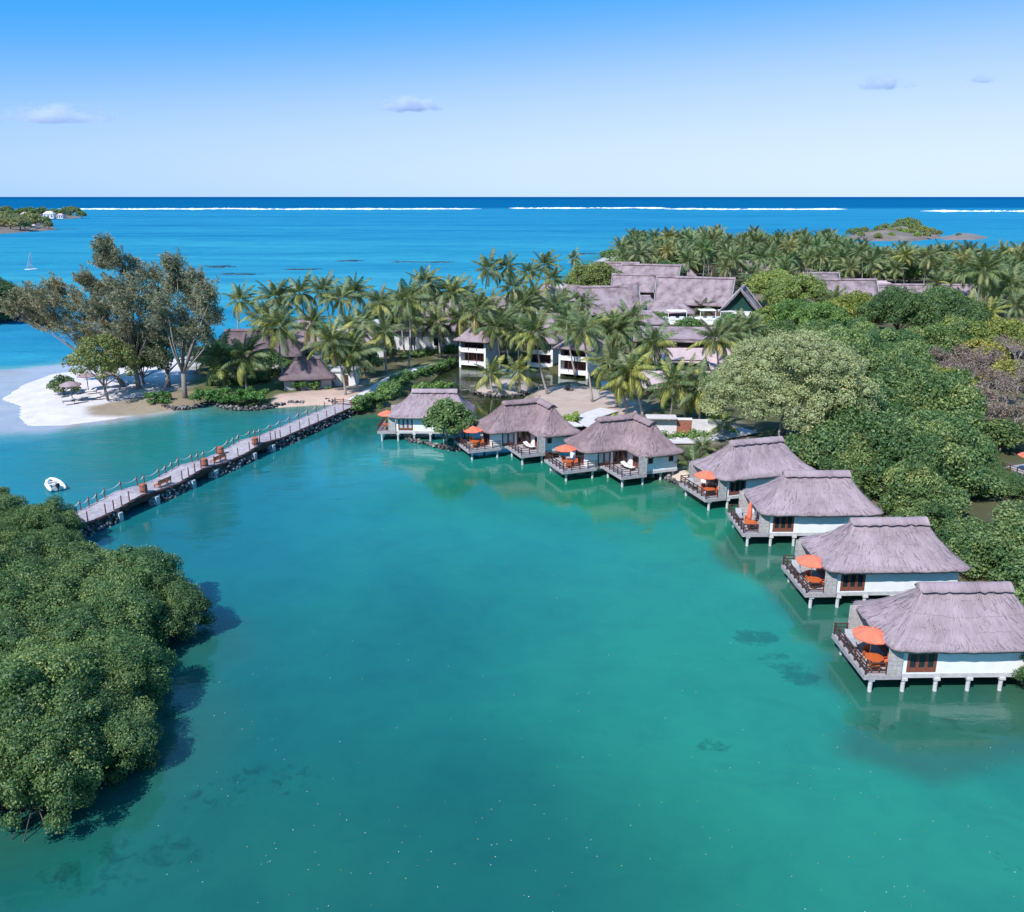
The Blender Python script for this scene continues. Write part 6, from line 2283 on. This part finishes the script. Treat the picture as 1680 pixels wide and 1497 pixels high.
# ------------------------------------------------------------------ boats
p = G(90, 800)
bt = thing('inflatable_boat', 'small white inflatable boat with outboard engine by the jetty', 'boat', (p.x, p.y, .05), math.radians(128))
mb = MB()
mb.tube([(-2.0, -.75, .25), (-1.0, -.78, .27), (.6, -.72, .32), (1.6, -.42, .42), (2.0, 0, .48), (1.6, .42, .42), (.6, .72, .32), (-1.0, .78, .27), (-2.0, .75, .25)], [.16, .25, .25, .24, .23, .24, .25, .25, .16], 10)
mb.build('tube', M['rubber_white'], bt, smooth=True)
MB().add([(-1.7, -.6, .1), (1.2, -.5, .14), (1.75, 0, .2), (1.2, .5, .14), (-1.7, .6, .1), (-1.7, -.6, -.15), (1.2, -.3, -.2), (1.7, 0, -.05), (1.2, .3, -.2), (-1.7, .6, -.15)],
         [(4, 3, 2, 1, 0), (5, 6, 7, 8, 9), (0, 1, 6, 5), (1, 2, 7, 6), (2, 3, 8, 7), (3, 4, 9, 8), (4, 0, 5, 9)]).build('hull', M['hull_grey'], bt)
MB().box(-.35, .0, -.58, .58, .42, .48).build('bench', M['white_cloth'], bt)
MB().box(.7, .95, -.5, .5, .42, .47).build('bench', M['white_cloth'], bt)
MB().box(-1.78, -1.7, -.55, .55, .05, .5).build('transom', M['rubber_white'], bt)
en = MB().box(-2.1, -1.75, -.18, .18, .45, .95).build('engine', M['engine_black'], bt, bevel=.05)
MB().box(-1.98, -1.86, -.06, .06, -.4, .44).build('shaft', M['engine_black'], en)
MB().tube([(-1.75, 0, .7), (-1.2, .1, .78)], .03, 6).build('tiller', M['engine_black'], en)
MB().box(-.9, -.55, -.3, .05, .15, .4).build('fuel_tank', M['engine_black'], bt)

p = G(52, 443)
sb = thing('sailing_catamaran', 'small white sailing boat out on the lagoon', 'boat', (p.x, p.y, 0), math.radians(60))
for sd in (-1, 1):
    MB().tube([(-2.6, sd * 1.1, .25), (-1.5, sd * 1.1, .2), (1.5, sd * 1.1, .2), (2.7, sd * 1.1, .4)], [.2, .3, .3, .06], 8).build('hull', M['sail'], sb, smooth=True)
MB().box(-1.2, .9, -1.0, 1.0, .45, .52).build('trampoline', M['hull_grey'], sb)
MB().tube([(.6, 0, .4), (.6, 0, 8.2)], [.07, .05], 6).build('mast', M['canvas_pole'], sb)
MB().tube([(.6, 0, 1.2), (-2.0, .3, 1.15)], .05, 6).build('boom', M['canvas_pole'], sb)
sv, sf = [], []
for i in range(9):
    for j in range(5):
        u, v_ = i / 8, j / 4
        sv.append((.55 - 2.5 * v_ * (1 - u) ** .8, .35 * math.sin(v_ * 2.4) * (1 - u) + .05, 1.25 + 6.8 * u))
for i in range(8):
    for j in range(4):
        k_ = i * 5 + j
        sf.append((k_, k_ + 1, k_ + 6, k_ + 5))
o = MB().add(sv, sf).build('mainsail', M['sail'], sb, smooth=True)
o.modifiers.new('thick', 'SOLIDIFY').thickness = .02

# ------------------------------------------------------------------ islets, headlands, reefs
def mound(name, label, pts, hgt, mat, seed, cat, kind='structure'):
    """a low rocky island over the outline given in the picture"""
    P_ = gp(pts)
    A = np.array(P_)
    lo, hi = A.min(0) - 3, A.max(0) + 3
    n = 44
    X_, Y_ = np.meshgrid(np.linspace(lo[0], hi[0], n), np.linspace(lo[1], hi[1], n), indexing='ij')
    s_ = sdf(P_, X_, Y_)
    mx = s_.max()
    Z_ = np.where(s_ > 0, hgt * (np.clip(s_ / mx, 0, 1) ** .6) * (.55 + .9 * vnoise(X_, Y_, (hi[0] - lo[0]) / 9, seed)), -1)
    V_ = np.stack([X_.ravel(), Y_.ravel(), Z_.ravel()], 1)
    f_ = grid_faces(n, n)
    f_ = f_[(Z_.ravel()[f_] > -.9).any(1)]
    tag(link(name, mesh_np(name, V_, f_, M[mat], False)), label, cat, kind=kind)


mound('islet', 'low scrubby rocky islet beyond the palm grove', [(1385, 391), (1400, 383), (1450, 378), (1500, 377), (1540, 382), (1545, 391), (1500, 396), (1430, 396)], 5, 'islet_soil', 31, 'islet')
mound('islet', 'flat dark rock spit off the scrubby islet', [(1540, 391), (1560, 388), (1600, 389), (1622, 391), (1600, 394), (1550, 394)], 3.0, 'rock', 32, 'islet')
mound('headland', 'wooded headland with houses at the picture edge', [(-250, 372), (-60, 364), (60, 364), (84, 372), (96, 377), (60, 380), (0, 384), (-250, 390)], 5, 'islet_soil', 33, 'headland')
mound('headland', 'farther wooded point behind the headland', [(-250, 350), (60, 350), (120, 353), (136, 357), (110, 360), (40, 361), (-250, 362)], 5, 'islet_soil', 34, 'headland')


def far_tree(label, px, py, rx_, seed, colr, group, hgt=1.0):
    b_ = G(px, py, 1.0)
    k_ = seed % 4
    t_ = thing('distant_tree', label, 'tree', (b_.x, b_.y, 1.0), R.uniform(0, 6), group)
    t_.scale = (rx_, rx_, rx_ * hgt)
    c_ = link('crown', FARC[k_], t_)
    c_.color = (*colr, 1)
    link('trunk', FART, t_)


FARC = []
for k in range(4):
    rr = random.Random(900 + k)
    FARC.append(crown_mesh('crown', dome_clumps(rr, .95, .95, .8, .5, 22, .2, .38), 60, .17, 'broad_leaf', 900 + k, core=.8))
FART = MB().tube([(0, 0, -.3), (0, 0, .8)], [.09, .05], 6).mesh('trunk', M['bark'])
for i in range(34):
    u = i / 33
    far_tree('grey-green tree on the headland with houses', -70 + 152 * u + R.uniform(-3, 3), R.uniform(367, 380) - 1.5 * u, R.uniform(6.5, 10) * (1.0 if u < .85 else .6), i, [q * R.uniform(.9, 1.2) for q in (1.35, 1.05, 1.15)], 'trees on the headland', R.uniform(.9, 1.3))
for i in range(26):
    u = i / 25
    far_tree('dark tree on the farther wooded point', -40 + 172 * u + R.uniform(-3, 3), R.uniform(352, 358), R.uniform(7, 11), i, [q * R.uniform(.9, 1.1) for q in (.9, .95, .95)], 'trees on the farther point', R.uniform(.8, 1.1))
for i, (px_, py_, r_, cc) in enumerate([(1418, 384, 5, (1.1, 1, 1)), (1440, 382, 5, (1.1, 1, 1)), (1452, 380, 6, (1.2, 1.1, 1)), (1470, 380, 7, (1.1, 1.05, 1)), (1478, 378, 9, (1.1, 1.0, 1)), (1490, 379, 10, (1.05, 1, .95)), (1500, 382, 7, (1.2, 1.1, .9)),
                                        (1515, 385, 6, (1.5, 1.2, .9)), (1528, 386, 5, (1.6, 1.2, 1)), (1395, 388, 5, (.9, .95, 1)), (1405, 386, 5, (1, 1, 1)), (1485, 388, 5, (1.4, 1.5, .8)), (1505, 391, 4, (1.4, 1.5, .8)), (1572, 390, 3, (1, 1, 1)), (1540, 388, 4, (1.4, 1.1, 1)), (1430, 388, 4, (1.5, 1.2, 1.1)), (1445, 386, 5, (1.4, 1.1, 1.1)), (1460, 386, 5, (1.6, 1.2, 1.1)), (1475, 386, 5, (1.3, 1.1, 1)), (1495, 387, 5, (1.5, 1.2, 1.1)), (1462, 392, 4, (1.3, 1.3, .9)), (1440, 393, 4, (1.5, 1.2, 1)), (1520, 391, 4, (1.5, 1.2, 1.1)), (1412, 391, 4, (1.2, 1.1, 1)), (1500, 377, 8, (1.3, 1.05, 1.05))]):
    far_tree('scrubby bush on the rocky islet', px_, py_, r_ * .75, i, cc, 'bushes on the islet', 1.1)


def far_house(label, px, py, w_, d_, h_, roof):
    b_ = G(px, py, 2.0)
    h = thing('distant_house', label, 'house', (b_.x, b_.y, 1.0), R.uniform(-.2, .2), 'houses on the headlands')
    MB().box(-w_ / 2, w_ / 2, -d_ / 2, d_ / 2, 0, h_).build('wall', M['villa_wall'], h)
    MB().add([(-w_ / 2 - .6, -d_ / 2 - .6, h_), (w_ / 2 + .6, -d_ / 2 - .6, h_), (w_ / 2 + .6, d_ / 2 + .6, h_), (-w_ / 2 - .6, d_ / 2 + .6, h_), (-w_ / 4, 0, h_ + d_ * .35), (w_ / 4, 0, h_ + d_ * .35)],
             [(0, 1, 5, 4), (1, 2, 5), (2, 3, 4, 5), (3, 0, 4), (3, 2, 1, 0)]).build('roof', M[roof], h)
    for q in range(3):
        x_ = -w_ / 2 + (q + .5) * w_ / 3
        MB().box(x_ - .8, x_ + .8, -d_ / 2 - .1, -d_ / 2 - .02, h_ * .3, h_ * .75).build('window', M['glass'], h)


far_house('pale house low on the headland among trees', 12, 371, 8, 7, 4.5, 'roof_pink')
far_house('pink-roofed house in the middle of the headland', 33, 372, 8, 7, 4.5, 'roof_pink')
far_house('small white house at the tip of the headland', 55, 374, 5, 5, 3, 'roof_pink')
far_house('large white house on the farther point', 82, 358, 15, 12, 7, 'white_deck')
far_house('white house nearest the end of the farther point', 100, 358, 9, 8, 5, 'roof_pink')
far_house('white house behind the headland trees', 42, 357, 10, 9, 6, 'roof_pink')


def reef(label, px, py, w_px, seed, rows_=1.2):
    it = []
    rr = random.Random(seed)
    for q in range(46):
        u = rr.gauss(0, .28)
        p_ = G(px + u * w_px, py + rr.gauss(0, .28) * rows_ + abs(u) * .5)
        s_ = rr.uniform(1.2, 3.4)
        it.append((p_.x, p_.y, -.15 - .3 * rr.random(), s_ * 2.2, s_, .35))
    tag(link('reef', rocks_mesh('reef', it, M['reef_rock'], seed)), label, 'reef', kind='structure')


reef('dark reef patch in the lagoon beyond the casuarinas', 358, 437, 50, 1, 2.2)
reef('second dark reef patch just nearer than the first', 390, 450, 60, 2, 2.0)
reef('thin reef streak beyond the row of palms', 490, 442, 50, 3)
reef('reef streak in the middle of the lagoon', 575, 428, 40, 4)
reef('reef streak beyond the white villa', 668, 430, 45, 5)
reef('reef streak nearest the two-storey lodges', 720, 430, 40, 6)
reef('dark rock bar off the shore by the lone palm', 968, 416, 40, 7)
reef('thin dark rocks off the headland tip', 112, 376, 40, 8, .5)

# leaves and foam flecks floating on the lagoon
n = 300
rr = np.random.default_rng(77)
pp = []
while len(pp) < n:
    x, y = rr.uniform(250, 1680), 780 + 720 * rr.random() ** .8
    p = G(x, y)
    if sdf(lp, np.array([p.x]), np.array([p.y]))[0] < 0 and land_sdf(np.array([p.x]), np.array([p.y]))[0] < 0:
        pp.append((p.x, p.y, .012))
V, F_, vl = leaves(np.array(pp), np.tile((0, 0, 1.0), (n, 1)), .065, rr, rr.random(n) ** .8, .6, .05)
V[:, 2] = .012 + rr.uniform(0, .006, len(V))
tag(link('floating_leaves', mesh_np('floating_leaves', V, F_, M['flotsam'], attrs={'v': ('FACE', vl)})), 'pale and orange leaves floating scattered on the lagoon', 'leaves', kind='stuff')


# ------------------------------------------------------------------ clouds
def cloud(label, px, py, w_px, h_px, seed, dens=.0016):
    D_ = 16000.0
    X_, Z_ = top_at(D_, px, py)
    k_ = (D_ * CP) / F_PX
    o_ = thing('cloud', label, 'cloud', (X_, D_, Z_), 0, 'small clouds low over the sea')
    v_, f_ = ico(3)
    me = mesh_np('vapour', v_, f_, None, True)
    t = NT('cloud_%d' % seed)
    t.t.nodes.remove(t.p)
    P_ = t.obj()
    gr = t.n('ShaderNodeTexGradient', gradient_type='SPHERICAL')
    t.l(P_, gr.inputs['Vector'])
    mp = t.n('ShaderNodeMapping')
    mp.inputs['Location'].default_value = (seed * 3.7, 0, 0)
    mp.inputs['Scale'].default_value = (2.2, 1.0, 1.1)
    t.l(P_, mp.inputs['Vector'])
    nn = t.noise(mp.outputs['Vector'], 1.6, 5, .62)
    sep = t.n('ShaderNodeSeparateXYZ')
    t.l(P_, sep.inputs[0])
    flat_ = t.math('MULTIPLY', t.math('MAXIMUM', t.math('SUBTRACT', -.15, sep.outputs[2]), 0.0), 2.2)
    d_ = t.math('SUBTRACT', t.math('ADD', gr.outputs['Fac'], t.math('MULTIPLY', t.math('SUBTRACT', nn, .5), 2.1)), t.math('ADD', .34, flat_))
    d_ = t.math('MULTIPLY', t.math('MINIMUM', t.math('MAXIMUM', d_, 0.0), .5), dens * 2)
    pv = t.n('ShaderNodeVolumePrincipled')
    pv.inputs['Color'].default_value = (.93, .95, 1.0, 1)
    pv.inputs['Anisotropy'].default_value = .2
    t.l(d_, pv.inputs['Density'])
    t.l(pv.outputs['Volume'], t.out.inputs['Volume'])
    me.materials.append(t.m)
    c_ = link('vapour', me, o_)
    c_.scale = (w_px * k_ * .5, w_px * k_ * .3, h_px * k_ * .5)


cloud('long grey-blue cloud with a bright puff at the picture edge', 85, 192, 250, 56, 1, .005)
cloud('small flat cloud alone over the middle of the sea', 672, 176, 170, 48, 2, .008)
cloud('small bluish cloud above the far end of the grove', 1447, 140, 120, 44, 3, .007)
cloud('tiny cloud nearest the picture edge', 1612, 132, 70, 28, 4, .007)

for i, (a_, b_, c_, d_, lab) in enumerate([(960, 560, 955, 500, 'palm between the lodges and the sweeping roof'),
        (925, 560, 921, 500, 'palm behind the half hidden lodge'), (1330, 520, 1328, 470, 'palm at the corner of the long hall'),
        (1370, 530, 1368, 490, 'palm in front of the main block of the long hall'), (1540, 510, 1538, 462, 'palm at the far end of the long hall'), (1235, 500, 1232, 452, 'palm behind the gabled pavilion'), (1290, 500, 1288, 450, 'palm above the feathery trees'),
        (1200, 470, 1198, 425, 'palm between the largest roof and the grove'), (1090, 455, 1088, 408, 'palm behind the long back roof'), (1040, 452, 1036, 402, 'palm at the back corner of the roof cluster')]):
    palm_near(a_, b_, c_, d_, lab, .12, 1.0)
for i, (px_, py_, r_, lab, cc) in enumerate([(1000, 545, 3.4, 'garden bush below the sweeping roof', (.9, 1.05, .8)), (1075, 532, 3.0, 'garden bush under the low hipped roof', (.85, 1.0, .8)), (935, 545, 3.5, 'garden bush beside the sweeping roof', (.8, .95, .75)),
        (860, 560, 3.5, 'bush between the lodges and the shore', (.85, 1, .8)), (770, 575, 3.0, 'bush at the corner of the white villa', (.9, 1.05, .8)), (1240, 575, 5.0, 'leafy bush beyond the pink roofs', (.85, 1.05, .75)),
        (1215, 590, 4.0, 'bush beside the small pink roof', (.9, 1.1, .8)), (1060, 600, 3.2, 'bush in front of the grey low roof', (.85, 1, .8)), (640, 565, 3.5, 'bush behind the row palms', (.85, .95, .8)), (540, 580, 3.0, 'bush beside the steep lodge roof', (.8, .9, .8)),
        (480, 618, 2.6, 'bush between the two dark lodges', (.75, .85, .8)), (1360, 535, 5.5, 'olive bush before the main hall block', (1.2, 1.15, .8)), (1430, 530, 5.0, 'bush before the lower hall block', (.9, 1.05, .8)), (1510, 525, 5.0, 'bush before the low hall wing', (1.1, 1.1, .9)),
        (1200, 545, 4.0, 'bush under the white terrace', (.9, 1.1, .85)), (1130, 548, 3.5, 'bush beside the wide grey roof', (.85, 1.0, .8))]):
    broad_tree('garden_bush', lab, px_, py_, r_, r_ * .7, r_ * .3, 26, r_ * .16, r_ * .3, .38, 'broad_leaf', 12, 400 + i, .15, .9, 'bush', cc, core=.66)

for i in range(34):
    px_, py_ = R.uniform(1000, 1690), R.uniform(424, 470)
    if px_ > 1380 and py_ < 448:
        py_ = R.uniform(450, 480)
    far_tree('rounded green tree half hidden among the far grove palms', px_, py_, R.uniform(3.5, 6.5), i, [q * R.uniform(.8, 1.15) for q in (.85, .95, .9)], 'broadleaf trees in the far grove', R.uniform(.8, 1.2))
